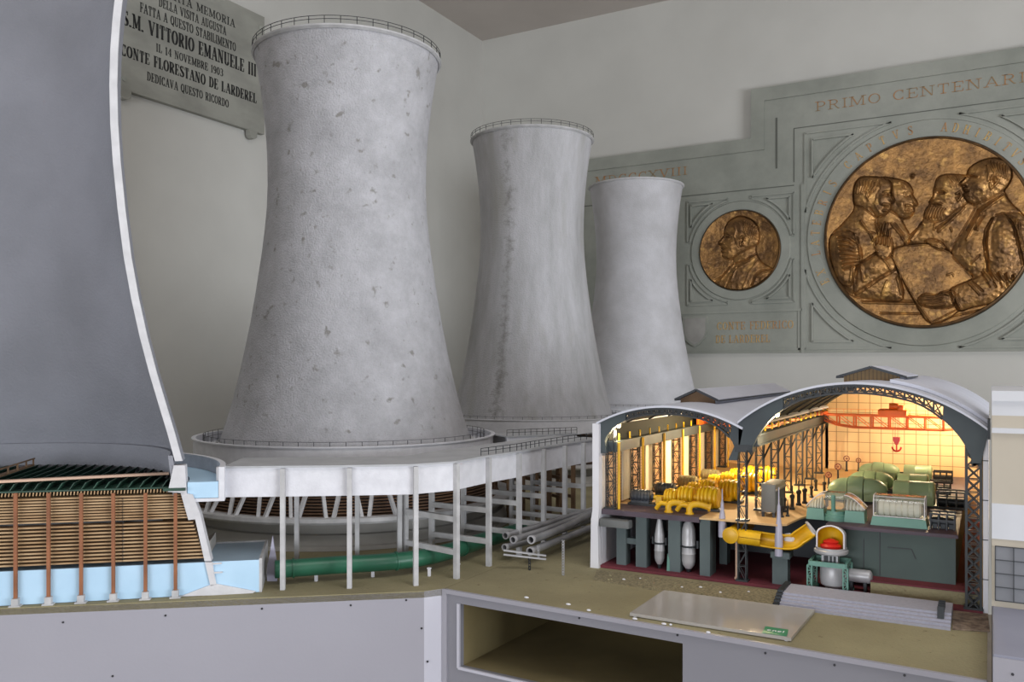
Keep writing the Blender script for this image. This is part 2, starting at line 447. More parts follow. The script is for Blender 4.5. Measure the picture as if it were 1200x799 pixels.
def FV(px, py, o, n):
    # where a pixel meets the upright plane through o with normal n
    d = Vector(ray(px, py)); c = Vector((0, 0, CAMZ))
    return c + d * ((Vector(o) - c).dot(n) / d.dot(n))

# ================================================================ display tables
ZT = 0.95
C0 = G(520, 689.5, ZT); A1 = G(497, 692.3, ZT); A0 = G(-260, 723, ZT); B1 = G(1160, 798, ZT)
dr = (B1 - C0).normalized(); B2 = C0 + dr * 1.073; YB = 5.25
dl = (A0 - A1).normalized()
nr = Vector((dr.y, -dr.x, 0)); nl = Vector((-dl.y, dl.x, 0))
XLB = -3.1

tl = thing('display_table', 'lavender grey plain-fronted display table carrying the cooling towers', 'display table', (-2.0, 2.6, 0), 'display tables of the power station model')
A0b = A1 + dl * 2.4
def flat(pts, z0, z1):
    return MB().prism([(p.x, p.y) for p in pts], (0, 0, z1), (1, 0, 0), (0, 1, 0), (0, 0, z0 - z1))
BKL = Vector((C0.x, YB, 0))
part(flat([A0b, A1, C0, BKL, Vector((A0b.x, YB, 0))], ZT - 0.015, ZT), 'tabletop', M['sand'], tl)
th = 0.018
part(MB().prism([(0, -ZT), (2.4, -ZT), (2.4, -0.002), (0, -0.002)], A1, dl, UZ, -nl * th), 'front_panel', M['panel'], tl)
ds = (C0 - A1).normalized(); ls = (C0 - A1).length
part(MB().prism([(0, -ZT), (ls, -ZT), (ls, 0.0), (0, -0.001)], A1, ds, UZ, Vector((-0.25, 1, 0)) * th), 'corner_strip', M['panel_l'], tl, 'paler narrow strip at the table corner')
for px, py in ((74, 729), (194, 721), (307, 713), (411, 709), (476, 703), (494, 736), (132, 792), (501, 775)):
    p = FV(px, py, A1, nl)
    part(MB().cyl(p - nl * 0.001, p + nl * 0.0015, 0.0022, seg=10), 'screw', M['screw'], tl)

tr_ = thing('display_table', 'grey display table with an open niche, carrying the lit power hall', 'display table', (-0.2, 2.6, 0), 'display tables of the power station model')
GAP = Vector((.0015, 0, 0))
part(flat([C0 + GAP, B2, Vector((B2.x, YB, 0)), BKL + GAP], ZT - 0.015, ZT), 'tabletop', M['sand'], tr_)
def sr(px, py):
    p = FV(px, py, C0, nr); return ((p - C0).dot(dr), p.z - ZT)
nx0, nzt = sr(538, 706); _, nzb = sr(538, 782); nx1, nzt1 = sr(800, 755)
nzt = (nzt + nzt1) / 2
fp = MB()
L_ = 1.073
for a0, a1, z0, z1 in ((0.006, nx0, -ZT, -0.004), (nx1, L_, -ZT, -0.004), (nx0, nx1, nzt, -0.004), (nx0, nx1, -ZT, nzb)):
    fp.prism([(a0, z0), (a1, z0), (a1, z1), (a0, z1)], C0, dr, UZ, -nr * th)
part(fp, 'front_panel', M['panel_d'], tr_)
rl = MB()
rl.beam(C0 + dr * 0.006 + Vector((0, 0, -0.004)) + nr * 0.002, C0 + dr * L_ + Vector((0, 0, -0.004)) + nr * 0.002, 0.008, 0.009)
rl.beam(C0 + dr * 0.005 + nr * 0.002, C0 + dr * 0.005 + nr * 0.002 - UZ * ZT, 0.012, 0.006)
part(rl, 'edge_trim', M['panel'], tr_)
nf = MB(); w = 0.006
for a, b, h in (((nx0, nzb), (nx0, nzt), 0), ((nx0, nzb), (nx1, nzb), 0)):
    nf.beam(C0 + dr * a[0] + UZ * a[1] + nr * 0.002, C0 + dr * b[0] + UZ * b[1] + nr * 0.002, w, w)
part(nf, 'niche_edging', M['panel_l'], tr_)
nb = MB(); dp = 0.42; o = C0 - nr * th
nb.prism([(nx0 - 0.012, nzb - 0.012), (nx1 + 0.012, nzb - 0.012), (nx1 + 0.012, nzb), (nx0 - 0.012, nzb)], o, dr, UZ, -nr * dp)
nb.prism([(nx0 - 0.012, nzt), (nx1 + 0.012, nzt), (nx1 + 0.012, nzt + 0.008), (nx0 - 0.012, nzt + 0.008)], o, dr, UZ, -nr * dp)
nb.prism([(nx0 - 0.012, nzb), (nx0, nzb), (nx0, nzt), (nx0 - 0.012, nzt)], o, dr, UZ, -nr * dp)
nb.prism([(nx1, nzb), (nx1 + 0.012, nzb), (nx1 + 0.012, nzt), (nx1, nzt)], o, dr, UZ, -nr * dp)
nb.prism([(nx0, nzb), (nx1, nzb), (nx1, nzt), (nx0, nzt)], o - nr * (dp - 0.01), dr, UZ, -nr * 0.01)
part(nb, 'niche', M['niche'], tr_, 'khaki open niche in the table front')
for px, py in ((569, 700), (613, 709), (679, 724), (794, 744), (897, 765), (978, 779), (1060, 791)):
    p = FV(px, py, C0, nr)
    part(MB().cyl(p - nr * 0.001, p + nr * 0.0015, 0.0022, seg=10), 'screw', M['screw'], tr_)
# crumbs of plaster lying along the front edge
random.seed(5)
for k, (px, py) in enumerate(((690, 716), (744, 726), (778, 732), (786, 733), (666, 709), (617, 701), (830, 742))):
    p = G(px, py, ZT)
    mb = MB().ball((p.x, p.y, ZT + 0.002), random.uniform(.003, .006), random.uniform(.002, .003), 0.0022, 8, 5)
    single(mb, 'plaster_crumb', M['white'], 'tiny white plaster crumb lying along the front edge of the khaki ground', 'crumb', 'plaster crumbs along the table edge')

# ================================================================ cooling towers
TX = -1.885
PROF = [(1.200, .412), (1.265, .391), (1.335, .370), (1.42, .349), (1.508, .330), (1.59, .3135), (1.680, .2985), (1.75, .288), (1.824, .277), (1.90, .268),
        (1.968, .262), (2.04, .2592), (2.112, .260), (2.18, .263), (2.25, .269), (2.314, .2765), (2.38, .286), (2.44, .2965), (2.47, .302)]
def prof(rs, ztop):
    k = (ztop - 1.2) / (2.47 - 1.2)
    return [(r * rs, 1.2 + (z - 1.2) * k) for z, r in PROF]
def railing(cx, cy, r, z, h, n, a0=0, a1=360, w=0.0016, rails=(1.0, 0.55)):
    mb = MB(); full = abs(a1 - a0) > 359
    for k in range(n if full else n + 1):
        t = R_(a0 + (a1 - a0) * k / n); p = Vector((cx + r * math.cos(t), cy + r * math.sin(t), z))
        mb.beam(p, p + UZ * h, w)
    seg = 96
    for f in rails:
        pts = [(cx + r * math.cos(R_(a0 + (a1 - a0) * k / seg)), cy + r * math.sin(R_(a0 + (a1 - a0) * k / seg)), z + h * f) for k in range(seg + 1)]
        for k in range(seg): mb.beam(pts[k], pts[k + 1], w * 0.9)
    return mb

def tower(label, cx, cy, rs, ztop, m, rim_rail=True, ring=True, white_rim=False, front=None, rz=1.228):
    t = thing('cooling_tower', label, 'cooling tower', (cx, cy, ZT), 'cooling towers in a row')
    P = prof(rs, ztop)
    outer = P; inner = [(r - 0.012, z) for r, z in reversed(P)]
    part(MB().lathe(outer + inner, (cx, cy, 0), 96, closed=True), 'shell', m, t)
    R = P[-1][0]
    rim = [(R - 0.013, ztop - 0.004), (R + 0.002, ztop - 0.009), (R + 0.009, ztop - 0.003), (R + 0.009, ztop + 0.002), (R - 0.013, ztop + 0.002)]
    part(MB().lathe(rim, (cx, cy, 0), 96, closed=True), 'rim', M['cutface'] if white_rim else M['post'], t)
    if rim_rail:
        part(railing(cx, cy, R + 0.006, ztop + 0.004, 0.022, 40), 'railing', M['darkmetal'], t)
    # foot of the shell
    rb = P[0][0]
    part(MB().lathe([(rb + 0.002, 1.2), (rb + 0.008, 1.2), (rb + 0.008, 1.212), (rb, 1.214)], (cx, cy, 0), 96, closed=True), 'foot_band', M['post'], t)
    # ring gallery round the foot
    ro = 0.487 * rs; ri = 0.40 * rs
    g = [(ri, 1.165), (ro, 1.165), (ro, rz - 0.004), (ro + 0.005, rz - 0.004), (ro + 0.005, rz), (ro - 0.008, rz), (ro - 0.008, 1.2), (ri, 1.2)]
    part(MB().lathe(g, (cx, cy, 0), 96, closed=True), 'ring_gallery', M['duct'], t)
    part(railing(cx, cy, ro - 0.03, 1.2, 0.038, 64, w=.0012), 'gallery_railing', M['darkmetal'], t)
    # fill and slanting struts under the gallery, seen below the duct
    f = MB()
    n = 16
    for k in range(n):
        z = 1.035 + 0.122 * k / (n - 1); r = (0.505 - 0.06 * k / (n - 1)) * rs
        f.lathe([(r - 0.02, z), (r, z - 0.001), (r, z + 0.003), (r - 0.02, z + 0.003)], (cx, cy, 0), 72, closed=True)
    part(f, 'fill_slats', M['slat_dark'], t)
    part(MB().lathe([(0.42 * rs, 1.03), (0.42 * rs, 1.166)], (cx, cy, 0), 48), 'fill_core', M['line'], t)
    if front:
        a0, a1, ns = front
        for k in range(ns):
            for sgn in (-1, 1):
                am = R_(a0 + (a1 - a0) * (k + 0.5) / ns); da = R_((a1 - a0) / ns * 0.5)
                at, ab = am + sgn * da * 0.80, am + sgn * da * 0.20
                p0 = Vector((cx + 0.486 * rs * math.cos(at), cy + 0.486 * rs * math.sin(at), 1.166))
                p1 = Vector((cx + 0.548 * rs * math.cos(ab), cy + 0.548 * rs * math.sin(ab), 1.036))
                part(MB().beam(p0, p1, 0.0095), 'strut', M['post'], t)
    lip = 0.562 * rs
    b = [(lip - 0.06, 1.02), (lip, 1.024), (lip + 0.004, 1.03), (lip + 0.002, 1.04), (lip - 0.01, 1.042), (lip - 0.06, 1.036)]
    part(MB().lathe(b, (cx, cy, 0), 96, closed=True), 'basin_lip', M['post'], t)
    part(MB().lathe([(0.50 * rs, 1.024), (0.506 * rs, 0.99), (0.52 * rs, 0.988), (0.53 * rs, 0.962), (0.545 * rs, 0.960), (0.55 * rs, 0.9505)], (cx, cy, 0), 96), 'basin', M['basin'], t)
    return t

tower('large grey cooling tower with a spotted shell, the nearest complete one', TX + 0.01, 2.225, 1.0, 2.475, M['conc'], front=(200, 330, 13))
tower('grey cooling tower with a dark vertical streak, middle one of the complete three', TX, 3.56, 0.935, 2.512, M['conc_streak'], front=(210, 320, 8))
tower('pale cooling tower with a bare white rim, farthest back before the stone relief', TX, 4.915, 0.93, 2.545, M['conc_pale'], rim_rail=False, white_rim=True)

# ---------------------------------------------------------------- the sectioned tower at the left
TC = Vector((-1.852, 0.993, 0)); E = Vector((0.748, 0.664, 0)).normalized(); NF = Vector((E.y, -E.x, 0))   # NF looks at the viewer
AE = math.degrees(math.atan2(E.y, E.x))
def sc_(px, py):
    p = FV(px, py, TC, NF); return ((p - TC).dot(E), p.z)
def onface(poly, d, off=0.0, mb=None):
    # polygon of pixels on the section plane, thickened away from the viewer
    return (mb or MB()).prism([sc_(*q) for q in poly], TC + NF * off, E, UZ, -NF * d)
ct = thing('sectioned_cooling_tower', 'cooling tower cut in half showing its hollow inside and slatted fill, at the left edge', 'cooling tower', (TC.x, TC.y, ZT))
# shell traced along its cut edge
edge_px = [(214, 540), (205, 507), (195, 474), (184, 437), (173, 395), (163, 350), (154, 300), (147, 245), (141.5, 190), (138.5, 145), (137.5, 100), (138.5, 60), (141, 25), (145, -12), (152, -60), (162, -110), (174, -160)]
op = [sc_(*q) for q in edge_px]
ip = [(r - 0.0155, z) for r, z in reversed(op)]
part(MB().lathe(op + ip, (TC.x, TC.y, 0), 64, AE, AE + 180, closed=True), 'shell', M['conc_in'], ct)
cf = MB()
for sgn in (1, -1):
    w_ = [(r, z) for r, z in op] + [(r - 0.0155, z) for r, z in reversed(op)]
    cf.prism([(sgn * r, z) for r, z in w_], TC + NF * 0.002, E, UZ, -NF * 0.003)
part(cf, 'cut_edge', M['cutface'], ct, 'white painted cut edge of the shell')
rs0 = op[0][0]; zs0 = op[0][1]
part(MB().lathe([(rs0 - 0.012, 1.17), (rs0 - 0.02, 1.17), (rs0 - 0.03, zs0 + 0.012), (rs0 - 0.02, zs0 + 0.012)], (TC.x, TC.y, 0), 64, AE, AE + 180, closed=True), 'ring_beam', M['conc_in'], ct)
# half ring gallery holding water
zt1 = 1.23
gro = sc_(263, 565)[0]; gri = sc_(219, 565)[0]
gg = MB().lathe([(gri, 1.155), (gro, 1.155), (gro, zt1), (gro - 0.012, zt1), (gro - 0.012, 1.162), (gri, 1.162)], (TC.x, TC.y, 0), 48, AE, AE + 180, closed=True)
part(gg, 'ring_gallery', M['duct'], ct)
part(MB().lathe([(gri + 0.001, 1.163), (gro - 0.013, 1.163), (gro - 0.013, 1.198), (gri + 0.001, 1.198)], (TC.x, TC.y, 0), 48, AE + 0.1, AE + 179.9, closed=True), 'gallery_water', M['blue'], ct, 'light blue water section in the gallery')
# corbel, leaning leg, foot
part(onface([(204, 545), (217, 545), (219, 578), (197, 576)], 0.03, 0.004), 'corbel', M['cutface'], ct)
part(onface([(212, 577), (226, 579), (235, 602), (248, 657), (240, 657), (229, 608), (221, 609)], 0.03, 0.004), 'leaning_leg', M['cutface'], ct)
# fill of stacked slats: two half-round packs
rng = random.Random(3)
def pack(zs, r0, r1, name):
    mb = MB(); n = len(zs)
    for k, z in enumerate(zs):
        r = r0 + (r1 - r0) * k / (n - 1)
        pts = [(r * math.cos(R_(a)), r * math.sin(R_(a))) for a in range(0, 181, 6)]
        o = TC + UZ * z - NF * 0.002
        mb.prism(pts, o, E, -NF, UZ * 0.0034)
    part(mb, name, M['slat'], ct)
sU0, zU0 = sc_(213, 581); sU1, zU1 = sc_(223, 607); sL0, zL0 = sc_(226, 613); sL1, zL1 = sc_(239, 654)
pack([zU0 - (zU0 - zU1) * k / 8 for k in range(9)], sU0, sU1, 'upper_fill_pack')
pack([zL0 - (zL0 - zL1) * k / 10 for k in range(11)], sL0, sL1, 'lower_fill_pack')
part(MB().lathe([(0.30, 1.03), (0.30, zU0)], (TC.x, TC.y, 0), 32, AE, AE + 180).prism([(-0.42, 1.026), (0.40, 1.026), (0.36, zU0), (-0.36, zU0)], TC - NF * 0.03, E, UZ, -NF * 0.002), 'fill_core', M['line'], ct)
cmb = MB()
z_ = sc_(150, 578)[1]
for k in range(120):
    s_ = -0.40 + 0.79 * k / 119
    p = TC + E * s_ + UZ * z_ + NF * 0.001
    cmb.beam(p, p + UZ * 0.0065 - NF * 0.004, 0.0022)
part(cmb, 'slat_comb', M['slat'], ct)
# brown posts in front of the fill, each on a concrete foot
for px in (-56, -17.5, 20, 58.5, 96.5, 134, 171.5, 206.5):
    s0, zb = sc_(px, 708 - (px - 20) * 0.055); s1, ztp = sc_(px, 577)
    p = TC + E * s0 + NF * 0.009
    po = part(MB().beam(Vector((p.x, p.y, ZT + 0.012)), Vector((p.x, p.y, ztp)), 0.0068, 0.006, up=NF), 'post', M['rust'], ct)
    fb = MB().cbox((p.x, p.y, ZT + 0.0085), 0.013, 0.014, 0.017, (E, NF)).cbox((p.x, p.y, ZT + 0.0016), 0.022, 0.018, 0.003, (E, NF))
    part(fb, 'footing', M['post'], po)
# green louvre blades running back from the section, pale plank, little footbridge
zl = sc_(120, 576)[1]
part(MB().prism([(0.392 * math.cos(R_(a)), 0.392 * math.sin(R_(a))) for a in range(0, 181, 6)], TC + UZ * (zl + .002) - NF * .006, E, -NF, UZ * .003), 'louvre_bed', M['louvre'], ct)
nbl = 34
for k in range(nbl):
    s_ = -0.395 + 0.79 * (k + 0.5) / nbl
    lb = math.sqrt(max(0.001, 0.395 ** 2 - s_ ** 2)) - 0.004
    p = TC + E * s_ + UZ * (zl + 0.010) - NF * 0.006
    if lb > 0.03:
        part(MB().prism([(-.005, -.004), (.004, .010), (.006, .010), (-.003, -.004)], p, E, UZ, -NF * lb), 'louvre_blade', M['louvre'], ct)
pk = TC + UZ * (zl + 0.024)
a_, b_ = sc_(-30, 572)[0], sc_(188, 561)[0]
part(MB().beam(pk + E * a_ - NF * 0.02, pk + E * b_ - NF * 0.10, 0.016, 0.005), 'plank', M['plank'], ct)
wb = MB(); 
q0 = pk + E * sc_(-25, 565)[0] + UZ * 0.002 - NF * 0.03; q1 = q0 - NF * 0.30
wb.beam(q0, q1, 0.012, 0.004)
for f in (0.03, 0.2, 0.4, 0.6, 0.8, 0.97):
    p = q0.lerp(q1, f) + E * 0.006; wb.beam(p, p + UZ * 0.016, 0.003)
wb.beam(q0 + E * .006 + UZ * .016, q1 + E * .006 + UZ * .016, 0.003)
part(wb, 'footbridge', M['wood'], ct)
part(MB().beam(TC + E * (sc_(192, 573)[0]) + UZ * sc_(200, 573)[1] + NF * 0.008, TC + E * (sc_(218, 573)[0]) + UZ * sc_(200, 573)[1] + NF * 0.008, 0.006, 0.006), 'green_bar', M['louvre'], ct)
# basin of water
zw = sc_(250, 658)[1]; rb = sc_(307, 675)[0]
part(MB().prism([(-rb + .004, ZT + .0005), (rb - 0.006, ZT + .0005), (rb - 0.006, zw - .0005), (-rb + .004, zw - .0005)], TC - NF * .0005, E, UZ, -NF * .20), 'basin_water', M['bluegrey'], ct)
part(MB().prism([(-rb + 0.006, ZT + 0.001), (rb - 0.006, ZT + 0.001), (rb - 0.006, zw), (-rb + 0.006, zw)], TC + NF * 0.002, E, UZ, -NF * 0.002), 'water_section', M['blue'], ct, 'light blue painted water section')
part(MB().prism([(rb - .006, ZT + .0005), (rb, ZT + .0005), (rb, zw + .003), (rb - .006, zw + .003)], TC + NF * .002, E, UZ, -NF * .206).prism([(-rb + .004, ZT + .0005), (rb - .006, ZT + .0005), (rb - .006, zw + .003), (-rb + .004, zw + .003)], TC - NF * .2005, E, UZ, -NF * .004), 'basin_wall', M['post'], ct)
yl = MB()
onface([(240.5, 658), (249.5, 658), (251, 669), (254, 684), (247, 686)], 0.005, 0.006, yl)
onface([(212, 698), (247, 684.5), (255, 683.5), (300, 692), (295, 695)], 0.005, 0.006, yl)
onface([(249, 659), (260, 658.5), (260, 660), (249, 661)], 0.004, 0.006, yl)
onface([(251, 669.5), (261, 669), (261, 670.5), (251, 671.5)], 0.004, 0.006, yl)
part(yl, 'pier_section', M['cutface'], ct, 'white painted section of pier and footing')
part(MB().prism([(0, 0), (.05, 0), (.05, 0.03), (0, 0.001)], TC + E * (rb - .17) - NF * 0.09 + UZ * zw, E, UZ, -NF * 0.10), 'apron', M['basin'], ct)

# ================================================================ raised water duct on posts
pt = [(263, 546, 0), (332, 545.4, 0), (410, 544.6, 0), (484, 543.4, 0), (532, 540, 0), (566, 534, 0), (608, 528, 0), (634, 523.4, 0), (668, 518, 0), (703, 513, 0)]
ZD0, ZD1 = 1.158, 1.228
path = [G(px, py, ZD1) for px, py, _ in pt]
wd = thing('water_duct', 'long white raised duct on posts, curving from the sectioned tower to the power hall', 'water duct', (path[4].x, path[4].y, ZT))
def nrm(i):
    a = path[max(i - 1, 0)]; b = path[min(i + 1, len(path) - 1)]
    d = (b - a); d.z = 0; d.normalize(); return Vector((-d.y, d.x, 0))
def strip(off0, off1, z0, z1, i0=0, i1=None):
    mb = MB(); i1 = len(path) - 1 if i1 is None else i1; vs = []
    for i in range(i0, i1 + 1):
        n = nrm(i); p = path[i]
        for o_, z in ((off0, z0), (off1, z0), (off1, z1), (off0, z1)): vs.append((p.x + n.x * o_, p.y + n.y * o_, z))
    m = i1 - i0 + 1
    fs = [(0, 1, 2, 3), ((m - 1) * 4 + 3, (m - 1) * 4 + 2, (m - 1) * 4 + 1, (m - 1) * 4)]
    for i in range(m - 1):
        for k in range(4): fs.append((i * 4 + k, i * 4 + (k + 1) % 4, (i + 1) * 4 + (k + 1) % 4, (i + 1) * 4 + k))
    return mb.add(vs, fs)
WD = 0.17
part(strip(0, 0.008, ZD0, ZD1 - 0.004), 'front_wall', M['duct'], wd)
part(strip(WD - 0.008, WD, ZD0, ZD1 - 0.004), 'rear_wall', M['duct'], wd)
part(strip(0.008, WD - 0.008, ZD0, ZD0 + 0.006), 'duct_floor', M['duct_top'], wd)
part(strip(-0.006, WD + 0.002, ZD1 - 0.0045, ZD1), 'lid', M['duct_top'], wd)
ec = path[0]; n0 = nrm(0)
part(MB().prism([(-.004, ZD0 - .004), (0.022, ZD0 - .004), (0.022, ZD1), (-.004, ZD1)], Vector((ec.x, ec.y, 0)) - (path[1] - path[0]).normalized() * 0.012, -n0 * 1.0, UZ, (path[1] - path[0]).normalized() * 0.012), 'end_plate', M['cutface'], wd)
# railing on the far stretch
rg = MB()
for i in range(5, len(path) - 1):
    a, b = path[i], path[i + 1]
    for k in range(5):
        p = a.lerp(b, k / 5) + nrm(i) * 0.006; rg.beam(p, p + UZ * 0.018, 0.0014)
    for h in (0.018, 0.010): rg.beam(a + nrm(i) * .006 + UZ * h, b + nrm(i + 1) * .006 + UZ * h, 0.0014)
part(rg, 'railing', M['darkmetal'], wd)
# posts with cross beams; each front post stands before the wall
fpx = (332.5, 410.5, 486.5, 532.5, 570.5, 606, 634.5, 660, 682)
ppos = []
for px in fpx:
    best = None
    for i in range(len(path) - 1):
        for k in range(41):
            p = path[i].lerp(path[i + 1], k / 40)
            X = CY * p.x + SY * p.y; Y = -SY * p.x + CY * p.y
            e = abs(600 + 1000 * X / Y - px)
            if best is None or e < best[0]: best = (e, p.copy(), i)
    ppos.append((best[1], nrm(best[2])))
for k, (p, n) in enumerate(ppos):
    q = Vector((p.x, p.y, 0)) - n * 0.006
    ux = Vector((n.y, -n.x, 0))
    fp_ = part(MB().cbox((q.x, q.y, (ZT + ZD1 - .006) / 2), 0.0105, 0.012, ZD1 - .006 - ZT, (ux, n)), 'post', M['post'], wd)
    q2 = q + n * (WD + 0.01)
    part(MB().cbox((q2.x, q2.y, (ZT + ZD0) / 2), 0.0105, 0.012, ZD0 - ZT, (ux, n)), 'post', M['post'], wd)
    if k >= 3:
        for z in (1.012, 1.09):
            part(MB().beam(Vector((q.x, q.y, z)) + n * 0.006, Vector((q2.x, q2.y, z)), 0.010, 0.013), 'cross_beam', M['post'], wd)
# branch duct from the middle tower
bd = thing('branch_duct', 'short white duct behind the long one, running from the nearest complete tower to the hall', 'water duct', (-1.3, 2.75, ZT))
a_ = G(594, 511, 1.226); b_ = G(676, 507.5, 1.226); d_ = (b_ - a_).normalized(); n_ = Vector((-d_.y, d_.x, 0)); l_ = (b_ - a_).length
mb = MB().prism([(0, 1.17), (l_, 1.17), (l_, 1.222), (0, 1.222)], Vector((a_.x, a_.y, 0)), d_, UZ, n_ * 0.008)
mb.prism([(0, 1.17), (l_, 1.17), (l_, 1.222), (0, 1.222)], Vector((a_.x, a_.y, 0)) + n_ * 0.12, d_, UZ, n_ * 0.008)
part(mb, 'side_walls', M['duct'], bd)
part(MB().prism([(-.004, 1.222), (l_, 1.222), (l_, 1.226), (-.004, 1.226)], Vector((a_.x, a_.y, 0)) - n_ * .004, d_, UZ, n_ * 0.136), 'lid', M['duct_top'], bd)
mb = MB()
for k in range(13):
    p = a_.lerp(b_, k / 12); mb.beam(p, p + UZ * .02, .0014)
for h in (.02, .011): mb.beam(a_ + UZ * h, b_ + UZ * h, .0014)
part(mb, 'railing', M['darkmetal'], bd)
for f in (0.05, 0.24, 0.43, 0.62, 0.81, 0.97):
    p = a_.lerp(b_, f) + n_ * .01
    part(MB().box(p.x - .006, p.x + .006, p.y - .006, p.y + .006, ZT, 1.17), 'post', M['wood'], bd)
    for z in (1.01, 1.075, 1.14): part(MB().beam(Vector((p.x, p.y, z)), Vector((p.x, p.y, z)) + n_ * .1, .008, .01), 'cross_beam', M['wood'], bd)
    p = p + n_ * .1
    part(MB().box(p.x - .006, p.x + .006, p.y - .006, p.y + .006, ZT, 1.17), 'post', M['wood'], bd)

# ================================================================ green water main
gz = ZT + 0.036
gp = [G(px, py, gz) for px, py in ((322, 667), (350, 665), (400, 661.5), (450, 658.5), (490, 654), (520, 647.5), (545, 640), (568, 632.5), (592, 626), (612, 620))]
gm = thing('water_main', 'long dark green pipe lying under the white duct', 'pipe', tuple(gp[3][:2]) + (ZT,))
def spline(P, n=6):
    out = []
    for i in range(len(P) - 1):
        p0 = P[max(i - 1, 0)]; p1 = P[i]; p2 = P[i + 1]; p3 = P[min(i + 2, len(P) - 1)]
        for k in range(n):
            t = k / n
            out.append(0.5 * ((2 * p1) + (p2 - p0) * t + (2 * p0 - 5 * p1 + 4 * p2 - p3) * t * t + (3 * p1 - p0 - 3 * p2 + p3) * t ** 3))
    return out + [P[-1]]
gs = spline(gp)
part(MB().tube(gs, 0.0205, 20), 'pipe', M['green'], gm)
for px in (346, 462, 541):
    i = min(range(len(gs)), key=lambda j: abs(600 + 1000 * (CY * gs[j].x + SY * gs[j].y) / (-SY * gs[j].x + CY * gs[j].y) - px))
    d = (gs[min(i + 1, len(gs) - 1)] - gs[max(i - 1, 0)]).normalized()
    part(MB().cyl(gs[i] - d * .0022, gs[i] + d * .0022, 0.0228, seg=24), 'flange', M['green'], gm)
for px, py in ((370.5, 672), (437, 667), (503, 666), (537, 661)):
    p = G(px, py + 9, ZT)
    part(MB().cbox((p.x, p.y, ZT + 0.01), 0.0055, 0.006, 0.02).cbox((p.x, p.y, ZT + 0.019), 0.008, 0.007, 0.003), 'support', M['white'], gm)
# pointed fin and cylinder standing by the sectioned basin
p = G(318.5, 681, ZT)
fn = thing('pointed_marker', 'grey pointed fin standing beside the green pipe end and blue basin', 'marker', (p.x, p.y, ZT))
part(MB().prism([(-.0115, 0), (.0115, 0), (.0125, .035), (.006, .075), (0.0015, .105), (-.004, .07), (-.011, .035)], (p.x, p.y, ZT), (CY, SY, 0), UZ, Vector((-SY, CY, 0)) * 0.005), 'fin', M['lilac'], fn)
part(MB().cyl((p.x - .011, p.y + .013, ZT), (p.x - .011, p.y + .013, ZT + .052), .008, seg=14), 'stub_pipe', M['darkmetal'], fn)

# ================================================================ bundle of silver steam pipes
zs = ZT + 0.05
sp_ = [((592, 628), (640, 616.5), (668, 607), (688, 599), (704, 590), 1.0), ((601, 632.5), (645, 620), (672, 609), (690, 601), (708, 592), 1.0),
       ((622, 632.5), (650, 621.5), (676, 610.5), (692, 602), (712, 594), 1.1)]
D0 = 1.98
for k, (pts, dz) in enumerate([([(592, 627.5), (625, 618.5), (655, 608.5), (680, 601.5), (706, 594)], 0), ([(601, 632.5), (635, 622), (662, 612), (684, 604), (708, 597)], 0),
                               ([(622, 632.5), (650, 622.5), (672, 612.5), (690, 604), (710, 599)], 0), ([(591, 641.5), (612, 636), (640, 628), (664, 619), (700, 607)], -1), ([(621, 646), (652, 634), (676, 624.5), (694, 618), (706, 613)], -1)]):
    zz = ZT + (0.063 if dz == 0 else 0.036)
    P = spline([G(px, py, zz) for px, py in pts], 5)
    lab = ['leftmost upper pipe of the silver bundle beside the hall wall', 'second upper pipe of the silver bundle, between its two neighbours', 'rightmost upper pipe of the silver bundle with a bend near its middle',
           'lower left pipe of the silver bundle, mostly hidden by the upper pipes', 'lower right pipe of the silver bundle, resting on the perforated legs'][k]
    t = thing('steam_pipe', lab, 'pipe', tuple(P[0][:2]) + (ZT,), 'silver steam pipes in a bundle')
    r = (.0088, .0088, .0098, .0085, .0098)[k]
    part(MB().tube(P, r, 16, caps=False).tube(P[::-1], r * .82, 16, caps=False), 'pipe', M['silver'], t)
    d = (P[1] - P[0]).normalized()
    c = part(MB().lathe([(r * .8, 0), (r * 1.12, 0), (r * 1.12, .008), (r * .8, .008)], (0, 0, 0), 20, closed=True), 'collar', M['silver_w'], t)
    c.data.transform(Matrix.Translation(Vector(P[0]) - Vector(AT[t.name])) @ d.to_track_quat('Z', 'Y').to_matrix().to_4x4() @ Matrix.Translation(Vector(AT[t.name])))
ps = thing('pipe_rack', 'small trestle of perforated strips under the silver pipe bundle', 'rack', tuple(G(640, 660, ZT)))
a_ = G(620.5, 668, ZT); b_ = G(660, 674, ZT)
def strip_leg(p, h):
    mb = MB(); n = max(3, int(h / .0065))
    for k in range(n):
        z = p.z + h * k / n
        mb.cbox((p.x, p.y, z + h / n * .22), .0055, .0026, h / n * .45)
    mb.cbox((p.x - .0023, p.y, p.z + h / 2), .001, .0026, h); mb.cbox((p.x + .0023, p.y, p.z + h / 2), .001, .0026, h)
    return mb
part(strip_leg(a_, .03), 'leg', M['darkmetal'], ps)
part(strip_leg(b_, .085), 'leg', M['silver_w'], ps)
ya = Vector((a_.x, a_.y, 0)).dot(Vector((-SY, CY, 0)))
part(MB().beam(P3(590, 644.5, ya), P3(640, 651, ya), .006, .004).beam(P3(590, 649.5, ya), P3(640, 655, ya), .006, .004), 'crossbar', M['silver_w'], ps)
part(strip_leg(P3(631, 653, ya), .03), 'hanger', M['silver_w'], ps)
